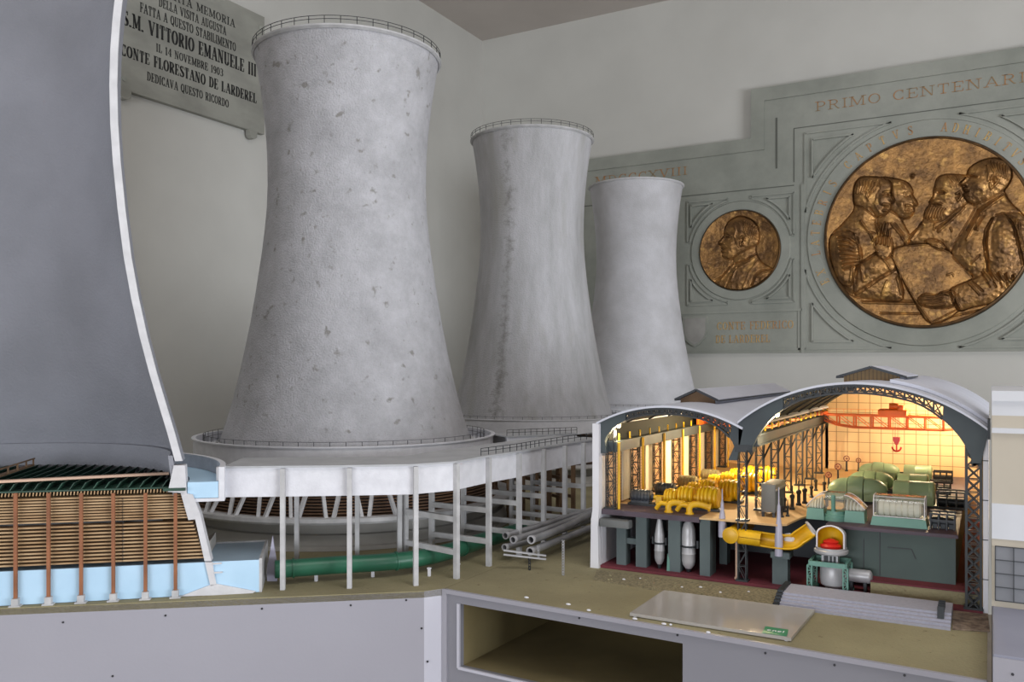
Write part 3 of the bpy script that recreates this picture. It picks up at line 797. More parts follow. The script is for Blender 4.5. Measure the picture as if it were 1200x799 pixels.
# ================================================================ lettering built from strokes
def arc(cx, cy, rx, ry, a0, a1, n=14):
    return [(cx + rx * math.cos(R_(a0 + (a1 - a0) * k / n)), cy + ry * math.sin(R_(a0 + (a1 - a0) * k / n))) for k in range(n + 1)]
V, TH, TK = 0, 1, 2       # stroke follows its direction / always thin / always thick
GL = {
 'A': (.78, [(TK, [(.39, 1), (.66, 0)]), (TH, [(.39, 1), (.12, 0)]), (TH, [(.21, .33), (.58, .33)])], [(.12, 0), (.66, 0)]),
 'B': (.68, [(TK, [(.17, 0), (.17, 1)]), (V, [(.17, .98), (.36, .98)] + arc(.36, .75, .19, .23, 90, -90) + [(.17, .52)]), (V, [(.17, .5), (.38, .5)] + arc(.38, .26, .21, .24, 90, -90) + [(.17, .02)])], [(.15, 0), (.15, 1)]),
 'C': (.68, [(V, arc(.38, .5, .27, .48, 45, 315)), (TH, [(.57, .68), (.58, 1)]), (TH, [(.57, .0), (.58, .28)])], []),
 'D': (.72, [(TK, [(.17, 0), (.17, 1)]), (V, [(.17, .98), (.32, .98)] + arc(.32, .5, .29, .48, 90, -90) + [(.17, .02)])], [(.15, 0), (.15, 1)]),
 'E': (.64, [(TK, [(.17, 0), (.17, 1)]), (TH, [(.17, .98), (.56, .98), (.57, .74)]), (TH, [(.17, .5), (.42, .5)]), (TH, [(.42, .38), (.42, .62)]), (TH, [(.17, .02), (.56, .02), (.58, .28)])], [(.15, 0), (.15, 1)]),
 'F': (.60, [(TK, [(.17, 0), (.17, 1)]), (TH, [(.17, .98), (.55, .98), (.56, .72)]), (TH, [(.17, .5), (.42, .5)]), (TH, [(.42, .38), (.42, .62)])], [(.17, 0), (.15, 1)]),
 'G': (.74, [(V, arc(.38, .5, .27, .48, 45, 300)), (TK, [(.6, .05), (.6, .42)]), (TH, [(.57, .68), (.58, 1)])], [(.6, .42)]),
 'H': (.76, [(TK, [(.17, 0), (.17, 1)]), (TK, [(.59, 0), (.59, 1)]), (TH, [(.17, .5), (.59, .5)])], [(.17, 0), (.17, 1), (.59, 0), (.59, 1)]),
 'I': (.36, [(TK, [(.18, 0), (.18, 1)])], [(.18, 0), (.18, 1)]),
 'L': (.62, [(TK, [(.17, 0), (.17, 1)]), (TH, [(.17, .02), (.54, .02), (.56, .3)])], [(.15, 0), (.17, 1)]),
 'M': (.92, [(TH, [(.14, 0), (.14, 1)]), (TK, [(.16, 1), (.45, .08)]), (TH, [(.45, .08), (.74, 1)]), (TK, [(.76, 0), (.76, 1)])], [(.14, 0), (.76, 0), (.12, 1), (.78, 1)]),
 'N': (.78, [(TH, [(.14, 0), (.14, 1)]), (TK, [(.16, 1), (.6, .0)]), (TH, [(.62, 0), (.62, 1)])], [(.14, 0), (.12, 1), (.62, 1)]),
 'O': (.74, [(V, arc(.37, .5, .28, .48, 0, 360, 26))], []),
 'P': (.64, [(TK, [(.17, 0), (.17, 1)]), (V, [(.17, .98), (.34, .98)] + arc(.34, .72, .22, .26, 90, -90) + [(.17, .46)])], [(.17, 0), (.15, 1)]),
 'Q': (.74, [(V, arc(.37, .5, .28, .48, 0, 360, 26)), (TK, [(.38, .2), (.6, -.12)])], []),
 'R': (.72, [(TK, [(.17, 0), (.17, 1)]), (V, [(.17, .98), (.34, .98)] + arc(.34, .74, .21, .24, 90, -90) + [(.17, .5)]), (TK, [(.36, .5), (.58, .03), (.66, .03)])], [(.17, 0), (.15, 1)]),
 'S': (.62, [(V, arc(.31, .74, .2, .24, 40, 180, 9) + arc(.31, .26, .22, .25, 100, -140, 16)), (TK, [(.13, .68), (.31, .53), (.49, .32)]), (TH, [(.5, .74), (.5, 1)]), (TH, [(.09, 0), (.1, .28)])], []),
 'T': (.66, [(TK, [(.33, 0), (.33, 1)]), (TH, [(.07, .72), (.08, .98), (.58, .98), (.59, .72)])], [(.33, 0)]),
 'U': (.74, [(TK, [(.17, 1), (.17, .3)]), (V, arc(.37, .28, .2, .26, 180, 360)), (TH, [(.58, .28), (.58, 1)])], [(.17, 1), (.58, 1)]),
 'V': (.76, [(TK, [(.12, 1), (.38, 0)]), (TH, [(.38, 0), (.64, 1)])], [(.12, 1), (.64, 1)]),
 'X': (.74, [(TK, [(.12, 1), (.62, 0)]), (TH, [(.62, 1), (.12, 0)])], [(.12, 0), (.62, 0), (.12, 1), (.62, 1)]),
 'Y': (.7, [(TK, [(.12, 1), (.36, .48)]), (TH, [(.36, .48), (.6, 1)]), (TK, [(.36, .48), (.36, 0)])], [(.12, 1), (.6, 1), (.36, 0)]),
 '0': (.64, [(V, arc(.32, .5, .22, .48, 0, 360, 24))], []),
 '1': (.44, [(TK, [(.24, 0), (.24, 1)]), (TH, [(.24, .98), (.08, .8)])], [(.24, 0)]),
 '3': (.62, [(V, arc(.29, .75, .2, .23, 150, -90, 14)), (V, arc(.29, .26, .23, .25, 90, -150, 14))], []),
 '4': (.66, [(TK, [(.46, 0), (.46, 1)]), (TH, [(.46, 1), (.06, .3), (.62, .3)])], [(.46, 0)]),
 '8': (.62, [(V, arc(.31, .74, .18, .23, 0, 360, 20)), (V, arc(.31, .26, .22, .25, 0, 360, 20))], []),
 '9': (.62, [(V, arc(.31, .68, .2, .29, 0, 360, 20)), (V, [(.51, .68)] + arc(.29, .3, .22, .28, 30, -130, 10))], []),
 '.': (.28, [(TK, [(.13, 0), (.13, .13)])], []),
 'e': (.6, [(V, [(.1, .36), (.5, .36)] + arc(.3, .34, .2, .3, 0, 310, 16))], []),
 'n': (.6, [(TK, [(.14, .02), (.14, .64)]), (V, arc(.32, .42, .18, .22, 180, 0, 10) + [(.5, .02)])], []),
 'l': (.26, [(TK, [(.13, .02), (.13, .95)])], []),
 ' ': (.42, [], []),
}
def text_w(s, gap=.06): return sum(GL[c][0] + gap for c in s) - gap
def glyph(mb, c, o, ux, uy, un, h, kx, thin, thick, depth, serif=True):
    # o lower left corner, ux / uy unit vectors, h cap height, kx horizontal stretch
    def put(p): return o + ux * (p[0] * h * kx) + uy * (p[1] * h)
    def ribbon(a, b, wa, wb=None):
        A, B = put(a), put(b); d = (B - A)
        if d.length < 1e-7: return
        d.normalize(); s = un.cross(d).normalized()
        # widen a little past the ends so that joints close
        vs = [A - s * wa / 2, A + s * wa / 2, B + s * wb / 2, B - s * wb / 2]
        mb.add(vs + [v + un * depth for v in vs], [(0, 1, 2, 3), (7, 6, 5, 4), (0, 4, 5, 1), (1, 5, 6, 2), (2, 6, 7, 3), (3, 7, 4, 0)])
    w, strokes, serifs = GL[c]
    wt, wk = thin * h, thick * h * min(1.0, kx * 1.15)
    for kind, pts in strokes:
        n = len(pts)
        if kind == V:
            ws = []
            for i in range(n):
                a = pts[max(i - 1, 0)]; b = pts[min(i + 1, n - 1)]
                dx, dy = abs(b[0] - a[0]) * kx, abs(b[1] - a[1])
                f = (dy / max(1e-6, math.hypot(dx, dy))) ** 2
                ws.append(wt + (wk - wt) * f)
        else: ws = [wt if kind == TH else wk] * n
        for i in range(n - 1): ribbon(pts[i], pts[i + 1], ws[i], ws[i + 1])
    if serif:
        for x, y in serifs:
            yy = min(max(y, .022), .978); e = .135
            ribbon((x - e, yy), (x + e, yy), wt * 1.1, wt * 1.1)
def line_text(s, c, ux, uy, un, h, width, thin=.055, thick=.17, depth=0.001, serif=True):
    # one line centred on c (c at half cap height)
    mb = MB(); tw = text_w(s); kx = width / (tw * h); x = -width / 2
    for ch in s:
        glyph(mb, ch, Vector(c) + ux * x - uy * (h / 2), ux, uy, un, h, kx, thin, thick, depth, serif)
        x += (GL[ch][0] + .06) * h * kx
    return mb

def words(root, s, c, ux, uy, un, h, width, thin, thick, depth, m, name='inscription_word', serif=True):
    # one part per word
    tw = text_w(s); kx = width / (tw * h); x = -width / 2; mb = MB()
    for ch in s + ' ':
        if ch == ' ' and mb.v:
            part(mb, name, m, root); mb = MB()
        if ch != ' ': glyph(mb, ch, Vector(c) + ux * x - uy * (h / 2), ux, uy, un, h, kx, thin, thick, depth, serif)
        x += (GL[ch][0] + .06) * h * kx

# ================================================================ marble plaque on the left wall
XP = XW + 0.035
pl = thing('wall_plaque', 'grey marble plaque with black Italian inscription high on the left wall', 'plaque', (XP, 2.945, 2.72))
yl_, yr_ = 2.497, 3.392
zb_ = FX(225, 130.5, XP).z; zt_ = 3.352
def plq(poly, mb=None, d=0.03, x=XP): return (mb or MB()).prism(poly, (x, 0, 0), (0, 1, 0), UZ, (-d, 0, 0))
part(plq([(yl_, zb_), (yr_, zb_), (yr_, zt_), (yl_, zt_)]), 'slab', M['marble'], pl)
for ya_, yb_ in ((yl_ + .004, yl_ + .062), (yr_ - .118, yr_ - .062)):
    w = yb_ - ya_; m = (ya_ + yb_) / 2
    poly = [(ya_, zb_ + .002), (ya_ + .003, zb_ - .03)] + [(m + (w / 2 - .006) * math.cos(R_(a)), zb_ - .034 - .016 * math.sin(R_(a - 180))) for a in range(180, 361, 20)][::1] + [(yb_ - .003, zb_ - .03), (yb_, zb_ + .002)]
    poly = [(y, z if z > zb_ - .03 else zb_ - .03 - abs(z - zb_ + .034)) for y, z in poly]
    part(plq(poly, d=0.03, x=XP + 0.012), 'bracket', M['marble'], pl)
for s, z, h, y0, y1, tk in (('A GRATA MEMORIA', 3.243, .040, 2.67, 3.185, .15), ('DELLA VISITA AUGUSTA', 3.184, .042, 2.715, 3.125, .15), ('FATTA A QUESTO STABILIMENTO', 3.122, .044, 2.612, 3.19, .15),
                       ('S.M. VITTORIO EMANUELE III', 3.043, .066, 2.522, 3.332, .2), ('IL 14 NOVEMBRE 1903', 2.963, .038, 2.70, 3.105, .15), ('CONTE FLORESTANO DE LARDEREL', 2.893, .052, 2.512, 3.335, .2), ('DEDICAVA QUESTO RICORDO', 2.813, .040, 2.65, 3.142, .15)):
    words(pl, s, (XP, (y0 + y1) / 2, z), Vector((0, 1, 0)), UZ, Vector((1, 0, 0)), h, y1 - y0, .06, tk, 0.0012, M['ink'])
for y, z in ((yr_ - .03, zt_ - .07), (yl_ + .03, zb_ + .05)):
    part(MB().cyl((XP, y, z), (XP + .006, y, z), .012, seg=14), 'fixing_stud', M['stone'], pl)

# ================================================================ stone relief on the back wall
YR = 5.68
rl_ = thing('memorial_relief', 'large grey stone memorial panel with bronze medallions on the back wall', 'wall relief', (-0.341, YR, 1.54))
BX, BZ, BR = -0.341, 2.255, 0.568
SX, SZ, SR_ = -1.450, 2.223, 0.264
xl, xs, xr = -2.62, -1.372, 0.69
z0, z1, z2 = 1.542, 2.956, 3.275
outl = [(xl, z0), (1.94, z0), (1.94, z1), (xr, z1), (xr, z2), (xs, z2), (xs, z1), (xl, z1)]
def onw(poly, y, d, mb=None): return (mb or MB()).prism(poly, (0, y, 0), (1, 0, 0), UZ, (0, d, 0))
part(onw(outl, YR, YW - YR), 'slab', M['stone'], rl_)
# raised border band along the stepped top
bw = 0.085
mb = MB()
for poly in ([(xl, z1 - bw), (xs + bw, z1 - bw), (xs + bw, z1), (xl, z1)], [(xs, z1), (xs + bw, z1), (xs + bw, z2 - bw), (xs, z2 - bw)],
             [(xs, z2 - bw), (xr, z2 - bw), (xr, z2), (xs, z2)], [(xr - bw, z1), (xr, z1), (xr, z2 - bw), (xr - bw, z2 - bw)]):
    onw(poly, YR - 0.012, 0.013, mb)
part(mb, 'border_band', M['stone'], rl_)
# incised joints
def groove(mb, pts, w=0.006):
    for a, b in zip(pts[:-1], pts[1:]): mb.beam((a[0], YR - .0008, a[1]), (b[0], YR - .0008, b[1]), w, .003, up=(0, 1, 0))
mb = MB()
groove(mb, [(xl, 2.62), (-1.10, 2.62)]); groove(mb, [(-1.10, 2.985), (xr - .05, 2.985)], .005); groove(mb, [(-1.10, 2.985), (-1.10, 2.64)], .006)
groove(mb, [(-1.21, 3.07), (-1.21, 2.74)], .012)
part(mb, 'joints', M['joint'], rl_)
# raised fields round the medallions: squares with circular openings, sunk mouldings in the corners
def ring_panel(cx, cz, half, r_in, y, d, mb):
    # square frame pierced by a circle: four spandrels
    for qx, qz, a0 in ((1, 1, 0), (-1, 1, 90), (-1, -1, 180), (1, -1, 270)):
        a = [(cx + r_in * math.cos(R_(a0 + 90 * k / 16)), cz + r_in * math.sin(R_(a0 + 90 * k / 16))) for k in range(17)]
        yield qx, qz, a
def spandrels(cx, cz, half, rc, inset, name):
    # raised triangular mouldings that fill the corners between square and circle
    for qx, qz, a0 in ((1, 1, 0), (-1, 1, 90), (-1, -1, 180), (1, -1, 270)):
        mb = MB()
        for ins, dep in ((0.0, 0.010), (inset, 0.016), (inset * 2.1, 0.006)):
            hh = half - ins; rr = rc + ins
            if rr >= hh * 1.33: continue
            # the arc between the two points where it leaves the square, stopped short of the narrow tips
            ac = max(math.degrees(math.acos(min(1, hh / rr))) if rr > hh else 0, 13)
            n = 14; arcp = [(cx + rr * math.cos(R_(a0 + ac + (90 - 2 * ac) * k / n)), cz + rr * math.sin(R_(a0 + ac + (90 - 2 * ac) * k / n))) for k in range(n + 1)]
            corner = (cx + qx * hh, cz + qz * hh)
            def side(p): return (corner[0], p[1]) if abs(p[0] - corner[0]) < abs(p[1] - corner[1]) else (p[0], corner[1])
            loop = arcp + [side(arcp[-1]), corner, side(arcp[0])]
            for i in range(len(loop)):
                a, b = loop[i], loop[(i + 1) % len(loop)]
                if math.hypot(a[0] - b[0], a[1] - b[1]) < .004: continue
                mb.beam((a[0], YR - dep / 2, a[1]), (b[0], YR - dep / 2, b[1]), 0.012 if dep > .008 else .007, dep, up=(0, 1, 0))
        part(mb, name, M['stone'], rl_)
spandrels(SX, SZ, 0.352, 0.345, 0.026, 'corner_moulding')
spandrels(BX, BZ, 0.688, 0.712, 0.045, 'corner_moulding')
# frame strips between fields
mb = MB()
for a, b, c, d in ((-1.055, -1.035, z0, 2.62),):
    onw([(a, c), (b, c), (b, d), (a, d)], YR - .010, .011, mb)
onw([(xl, 1.81), (-1.05, 1.81), (-1.05, 1.826), (xl, 1.826)], YR - .010, .011, mb)
for a, b, c, d in ((-1.86, -1.848, 1.56, 1.81), (-1.075, -1.063, 1.56, 1.81)):
    onw([(a, c), (b, c), (b, d), (a, d)], YR - .006, .007, mb)
onw([(-1.86, 1.56), (-1.063, 1.56), (-1.063, 1.572), (-1.86, 1.572)], YR - .006, .007, mb)
part(mb, 'frame_strips', M['stone'], rl_)
# rings round the medallions
for cx, cz, r0_, r1_ in ((SX, SZ, SR_ + .004, SR_ + .066), (BX, BZ, BR + .004, BR + .112)):
    m_ = MB().lathe([(r0_, 0), (r1_, 0), (r1_ - .006, -.010), (r0_ + .004, -.010)], (cx, YR, cz), 96, axis='y', closed=True)
    part(m_, 'stone_ring', M['stone'], rl_)
# shield
shp = [(-1.835, 1.795), (-1.665, 1.795), (-1.665, 1.69), (-1.682, 1.64), (-1.715, 1.605), (-1.75, 1.588), (-1.785, 1.605), (-1.818, 1.64), (-1.835, 1.69)]
sh = part(onw(shp, YR - .016, .017), 'shield', M['stone'], rl_)
inner = [( -1.75 + (x + 1.75) * .86, 1.70 + (z - 1.70) * .86) for x, z in shp]
part(onw(inner, YR - .019, .004), 'shield_field', M['basin'], sh)
UX, UN = Vector((1, 0, 0)), Vector((0, -1, 0))
words(rl_, 'CONTE FEDERICO', (-1.352, YR - .001, 1.725), UX, UZ, UN, .050, .50, .05, .10, .002, M['gold'])
words(rl_, 'DE LARDEREL', (-1.43, YR - .001, 1.637), UX, UZ, UN, .050, .36, .05, .10, .002, M['gold'])
words(rl_, 'PRIMO CENTENARIO', (-.352, YR - .001, 3.105), UX, UZ, UN, .058, 1.24, .05, .10, .002, M['goldred'])
words(rl_, 'MDCCCXVIII', (-2.148, YR - .001, 2.795), UX, UZ, UN, .055, .69, .05, .11, .002, M['goldred'])
rt = BR + .034
for s_, a0_, a1_ in (('EX', 205, 199), ('LATEBRIS', 187.5, 146), ('CAPTVS', 133.5, 97), ('ADHIBITVS', 80, 36)):
    nn = len(s_)
    for k, ch in enumerate(s_):
        a = R_(a0_ + (a1_ - a0_) * k / (nn - 1))
        ux = Vector((math.sin(a), 0, -math.cos(a))); uy = Vector((math.cos(a), 0, math.sin(a)))
        o = Vector((BX, YR - .0105, BZ)) + uy * rt - ux * (GL[ch][0] * .052 / 2)
        mb = MB(); glyph(mb, ch, o, ux, uy, UN, .052, .9, .05, .10, .002)
        part(mb, 'inscription_letter', M['gold'], rl_)

# ---------------------------------------------------------------- medallions in relief
def pdist(P, poly):
    # signed distance (inside positive) of points P to a closed polygon
    P = np.asarray(P); n = len(poly); d2 = np.full(len(P), 1e9); ins = np.zeros(len(P), bool)
    for i in range(n):
        a = np.array(poly[i]); b = np.array(poly[(i + 1) % n]); ab = b - a
        t = np.clip(((P - a) @ ab) / max(1e-12, ab @ ab), 0, 1)
        q = P - (a + t[:, None] * ab); d2 = np.minimum(d2, (q ** 2).sum(1))
        c = ((a[1] > P[:, 1]) != (b[1] > P[:, 1]))
        with np.errstate(divide='ignore', invalid='ignore'):
            xi = (b[0] - a[0]) * (P[:, 1] - a[1]) / (b[1] - a[1] if b[1] != a[1] else 1e-12) + a[0]
        ins ^= (c & (P[:, 0] < xi))
    d = np.sqrt(d2); return np.where(ins, d, -d)
def sdist(P, line):
    d2 = np.full(len(P), 1e9)
    for a, b in zip(line[:-1], line[1:]):
        a = np.array(a); b = np.array(b); ab = b - a
        t = np.clip(((P - a) @ ab) / max(1e-12, ab @ ab), 0, 1)
        q = P - (a + t[:, None] * ab); d2 = np.minimum(d2, (q ** 2).sum(1))
    return np.sqrt(d2)
def smooth_poly(poly, n=3):
    out = []; m = len(poly)
    for i in range(m):
        p0, p1, p2, p3 = (np.array(poly[(i + k) % m], float) for k in (-1, 0, 1, 2))
        for k in range(n):
            t = k / n
            out.append(tuple(0.5 * (2 * p1 + (p2 - p0) * t + (2 * p0 - 5 * p1 + 4 * p2 - p3) * t * t + (3 * p1 - p0 - 3 * p2 + p3) * t ** 3)))
    return out
def medallion(root, cx, cz, r, N, layers, strokes, bumps, names, px_scale, thick):
    # layers: (owner, polygon in pixels, level, swell, width); strokes: (owner or None, line, width px, height); bumps: (owner, x, y, rx, ry, height)
    g = np.linspace(-r, r, N); X, Z = np.meshgrid(g, g); X = X.ravel() + cx; Z = Z.ravel() + cz
    # pixel coordinates of every point of the disc as the photograph shows it
    Xc = CY * X + SY * YR; Yc = -SY * X + CY * YR
    P = np.stack([600 + 1000 * Xc / Yc, 430 - 1000 * (Z - CAMZ) / Yc], 1)
    rr = np.hypot(X - cx, Z - cz) / r
    H = 0.006 + 0.012 * rr ** 4
    own = np.zeros(len(P), int)
    for o, poly, lev, swell, wd_ in layers:
        d = pdist(P, smooth_poly(poly)); inn = d > 0
        h = lev + swell * (1 - np.exp(-np.maximum(d, 0) / wd_)) - 0.2 * lev * np.exp(-np.maximum(d, 0) / 0.5)
        H = np.where(inn, h, H); own[inn] = o
        # a shallow cut line just outside the outline sets the figure off
        H = np.where(~inn, H - 0.0065 * np.exp(-(np.minimum(-d, 50) / 0.9) ** 2), H)
    for o, x, y, rx, ry, hh in bumps:
        e = np.exp(-(((P[:, 0] - x) / rx) ** 2 + ((P[:, 1] - y) / ry) ** 2))
        m = (own == o) if o is not None else np.ones(len(P), bool)
        H = H + hh * e * m
    for o, ln, w, hh in strokes:
        e = .8 * hh * np.exp(-(sdist(P, ln) / (w * (.72 if hh < 0 else .85))) ** 2)
        m = (own == o) if o is not None else np.ones(len(P), bool)
        H = H + e * m
    # the modeller's tool marks on clothing and hair
    rn = np.random.RandomState(4); nz = np.zeros(len(P))
    for _ in range(26):
        k = rn.uniform(.35, 1.3); a = rn.uniform(0, PI); nz += np.sin(P[:, 0] * k * math.cos(a) + P[:, 1] * k * math.sin(a) + rn.uniform(0, 6.28)) / 26 ** .5
    H = H + np.where(own == 0, 0.0003, np.where(own == 5, .0004, .0008)) * nz
    H = np.maximum(H * (1.45 if r > .4 else 1.3), 0.002)
    ids = np.arange(N * N).reshape(N, N)
    q = np.stack([ids[:-1, :-1], ids[:-1, 1:], ids[1:, 1:], ids[1:, :-1]], -1).reshape(-1, 4)
    ok = (rr[q] <= 1.0).all(1)
    q = q[ok]; fo = own[q].max(1)
    for k, nm, lab in names:
        f = q[fo == k]
        if not len(f): continue
        u, inv = np.unique(f, return_inverse=True); inv = inv.reshape(f.shape)
        mb = MB(); mb.v = [(X[i], YR - thick - H[i], Z[i]) for i in u]; mb.f = [tuple(t) for t in inv]; mb.sm = [True] * len(mb.f)
        part(mb, nm, M['bronze'], root, lab, angle=180)

big = thing('bronze_medallion', 'large round bronze medallion of four men gathered round a sheet', 'medallion', (BX, YR, BZ))
part(MB().lathe([(BR - .02, -.002), (BR + .004, -.002), (BR + .004, -.020), (BR - .002, -.030), (BR - .010, -.032), (BR - .017, -.026), (BR - .02, -.016)], (BX, YR, BZ), 128, axis='y', closed=True), 'rim', M['bronze_rim'], big)
part(MB().lathe([(0, -.002), (BR - .01, -.002), (BR - .01, -.0035), (0, -.0035)], (BX, YR, BZ), 64, axis='y'), 'back_plate', M['bronze_rim'], big)
pB = [(1030, 212), (1041, 209.5), (1055, 212), (1064, 216), (1069, 224), (1069, 229), (1074.5, 239), (1070, 242), (1070.5, 247), (1066, 254), (1057, 256), (1058, 262), (1066, 278), (1063, 292), (1045, 294), (1030, 282), (1028, 240)]
pC = [(1099, 210), (1107, 206), (1120, 206), (1137, 210), (1152, 240), (1146, 265), (1122, 302), (1105, 291), (1085, 288), (1066, 288), (1065, 279), (1074, 269), (1081, 260), (1084, 254), (1086, 246), (1091, 239), (1090.5, 236.5), (1094.5, 230), (1095, 224), (1097, 217)]
pA = [(1007, 211), (1016, 208.5), (1035, 210), (1044, 215), (1046, 222.5), (1045, 227), (1048, 236), (1044.5, 239.5), (1043.5, 244), (1038, 251.5), (1028, 254), (1027, 261), (1036, 276), (1046, 290), (1046, 303), (1053, 318), (1058, 350), (1035, 352), (1003, 348), (986, 333), (976, 310), (972.5, 290), (976, 275), (985, 266), (999, 250), (1002, 240), (1001.5, 222.5)]
pS = [(1046, 300), (1060, 289), (1090, 287), (1114, 297), (1141, 328), (1119, 342), (1123, 364), (1092, 379), (1072, 353)]
pD = [(1137, 198), (1134, 206), (1131, 211), (1125, 217), (1128, 219.6), (1129.3, 223.6), (1131, 227), (1129.5, 229.7), (1132.5, 235), (1140, 240), (1142, 246), (1129, 269), (1115, 296), (1128, 313), (1140, 327), (1115, 339), (1117, 347), (1123, 363), (1140, 360), (1165, 354), (1188, 341), (1204, 322), (1209, 298), (1207, 268), (1196, 250), (1186, 241), (1179, 231), (1176.5, 223), (1181, 217), (1185, 208), (1184, 199), (1177.5, 191), (1165, 187), (1150, 190)]
pHD = [(1118, 343), (1107, 342), (1097, 346.5), (1086, 344.5), (1078.5, 348.5), (1076.5, 355), (1084, 359), (1098, 361), (1117, 359)]
pHA = [(1028, 283), (1031, 278), (1044, 280), (1046, 296), (1038, 305), (1028, 298)]
pHC = [(1084, 284), (1092, 281), (1103, 285), (1108, 292), (1100, 293), (1090, 287)]
hA = [(1007, 211), (1016, 208.5), (1035, 210), (1044, 215), (1046, 222.5), (1044.6, 227), (1048.6, 236.5), (1044.5, 239.5), (1044, 244), (1038.5, 251.5), (1028, 254.5), (1020, 250), (1011, 244), (1002, 239), (1001.5, 222.5)]
hB = [(1036, 212), (1041, 209.5), (1055, 212), (1064, 216), (1069, 224), (1068.5, 229), (1075, 239.5), (1070, 242), (1070.8, 247), (1066, 254.5), (1057, 256), (1048, 250), (1040, 242)]
hC = [(1099, 210), (1107, 206), (1120, 206), (1137, 210), (1142, 228), (1130, 241), (1118, 249), (1108, 257), (1095, 261), (1084, 255), (1086, 246), (1091, 240), (1089.8, 237), (1094.5, 230), (1095, 224), (1097, 217)]
hD = [(1137, 198), (1134, 206), (1131, 211), (1124.4, 217.4), (1128, 219.6), (1129.3, 223.6), (1131, 227), (1129.3, 229.7), (1132.5, 235), (1140, 240), (1152, 237), (1166, 231), (1176, 223), (1181, 217), (1185, 208), (1184, 199), (1177.5, 191), (1165, 187), (1150, 190)]
aA = [(975, 277), (990, 271), (1003, 276), (1009, 290), (1011, 306), (1004, 318), (1002, 330), (994, 336), (984, 330), (976, 310), (973, 290)]
fA = [(1002, 345), (1001, 328), (1006, 313), (1014, 306), (1030, 296), (1046, 303), (1049, 316), (1030, 329), (1012, 341)]
aD = [(1163, 257), (1176, 251), (1196, 251), (1207, 269), (1209, 298), (1204, 322), (1188, 341), (1165, 354), (1140, 360), (1123, 363.5), (1117, 347), (1115, 339), (1140, 328), (1157, 318), (1154, 300), (1154, 280)]
LB = [(2, pB, .006, .016, 7), (2, hB, .014, .016, 6), (3, pC, .007, .018, 8), (3, hC, .016, .015, 6), (1, pA, .009, .020, 9), (1, aA, .018, .016, 7), (1, fA, .022, .012, 5), (1, hA, .019, .017, 7), (5, pS, .018, .003, 3), (4, pD, .014, .018, 9),
      (4, aD, .024, .016, 7), (4, hD, .024, .018, 8), (1, pHA, .036, .006, 2), (3, pHC, .024, .006, 2), (4, pHD, .034, .010, 3)]
ST = []
def st(o, w, h, *ln): ST.append((o, list(ln), w, h))
# left man: hair line, ear, brow, eye, nose, moustache, jaw, collar, sleeve folds, fingers
st(1, 1.0, -.005, (1030, 213), (1032, 222), (1028, 228), (1026, 236));
for k in range(7): st(1, .8, .005, (1006 + k * 3.6, 213 + abs(k - 3) * .6), (1007 + k * 3.2, 220), (1005 + k * 2.6, 228)); st(1, .7, -.004, (1008 + k * 3.6, 213 + abs(k - 3) * .6), (1009 + k * 3.2, 220), (1007 + k * 2.6, 228))
for k in range(4): st(3, .8, .004, (1106 + k * 5, 208), (1112 + k * 4, 214), (1116 + k * 3, 221))
st(1, 1.2, .008, (1018, 226), (1021, 225), (1022, 230), (1019, 236), (1017, 232), (1018, 226))
st(1, 1.2, .008, (1036, 227), (1044, 225)); st(1, 1.1, -.010, (1037, 230), (1043, 229.5)); st(1, 1.4, .010, (1042, 228), (1046, 236)); st(1, 1.3, .010, (1036, 241), (1043, 240.5))
st(1, .9, -.009, (1037, 244.5), (1042, 244)); st(1, 1.3, .008, (1036, 248), (1041, 248)); st(1, 2, .006, (1026, 240), (1032, 250)); st(1, 1.4, -.008, (1020, 245), (1026, 253)); 
st(1, 1.2, -.010, (1008, 262), (1018, 272), (1026, 274)); st(1, 1.3, .010, (1010, 260), (1021, 276), (1024, 283)); st(1, 1.2, -.010, (1026, 262), (1030, 276))
for k in range(8):
    st(1, 1.1, .010, (982 + k * 1.0, 276 + k * 5.5), (996, 279 + k * 4.8), (1007 + min(k, 4) * .6, 287 + k * 3.2)); st(1, .9, -.009, (983 + k, 279 + k * 5.5), (996, 282 + k * 4.8), (1006, 289.5 + k * 3.2))
st(1, 1.4, .012, (1003, 276), (1008, 290), (1010, 305)); st(1, 1.4, -.013, (1008, 309), (1018, 304), (1028, 297)); st(1, 1.5, -.012, (1003, 345), (1022, 332), (1045, 318)); st(1, 1.6, .010, (1000, 312), (998, 330)); st(1, 1.6, .010, (1010, 312), (1013, 330)); st(1, 1.4, -.01, (1005, 312), (1004, 332))
st(1, 1.6, .013, (1052, 326), (1057, 345)); st(1, 1.5, .008, (1040, 330), (1034, 346)); st(1, 1.2, .01, (1034, 302), (1042, 312), (1045, 318))
FING = [((1029.5, 286), (1030.5, 275), (1033.5, 264)), ((1033.5, 287), (1034.5, 274), (1037.5, 262)), ((1038, 288), (1038.5, 275), (1041, 263)), ((1042.5, 290), (1043, 279), (1044, 270))]
for f in FING: st(None, 1.15, .022, *f)
st(None, 1.2, .018, (1029, 296), (1026, 288), (1027.5, 281))
# second man
st(2, 1.2, .008, (1060, 228), (1068, 227)); st(2, 1.0, -.009, (1061, 231.5), (1067, 231)); st(2, 1.5, .009, (1068, 230), (1072.5, 238)); st(2, 1.4, .009, (1063, 242), (1070, 243)); st(2, .9, -.008, (1064, 246.5), (1069, 246.5)); st(2, 1.3, .007, (1063, 250), (1068, 250)); st(2, 1.4, -.006, (1060, 238), (1061, 247))
st(2, 1.0, .006, (1047, 216), (1056, 215), (1062, 219)); st(2, 1.0, -.005, (1047, 219), (1056, 218), (1061, 222)); st(2, 1.3, .009, (1045, 263), (1056, 276), (1063, 288)); st(2, 1.2, -.008, (1049, 262), (1060, 276)); st(2, 1.2, .008, (1066, 276), (1060, 290))
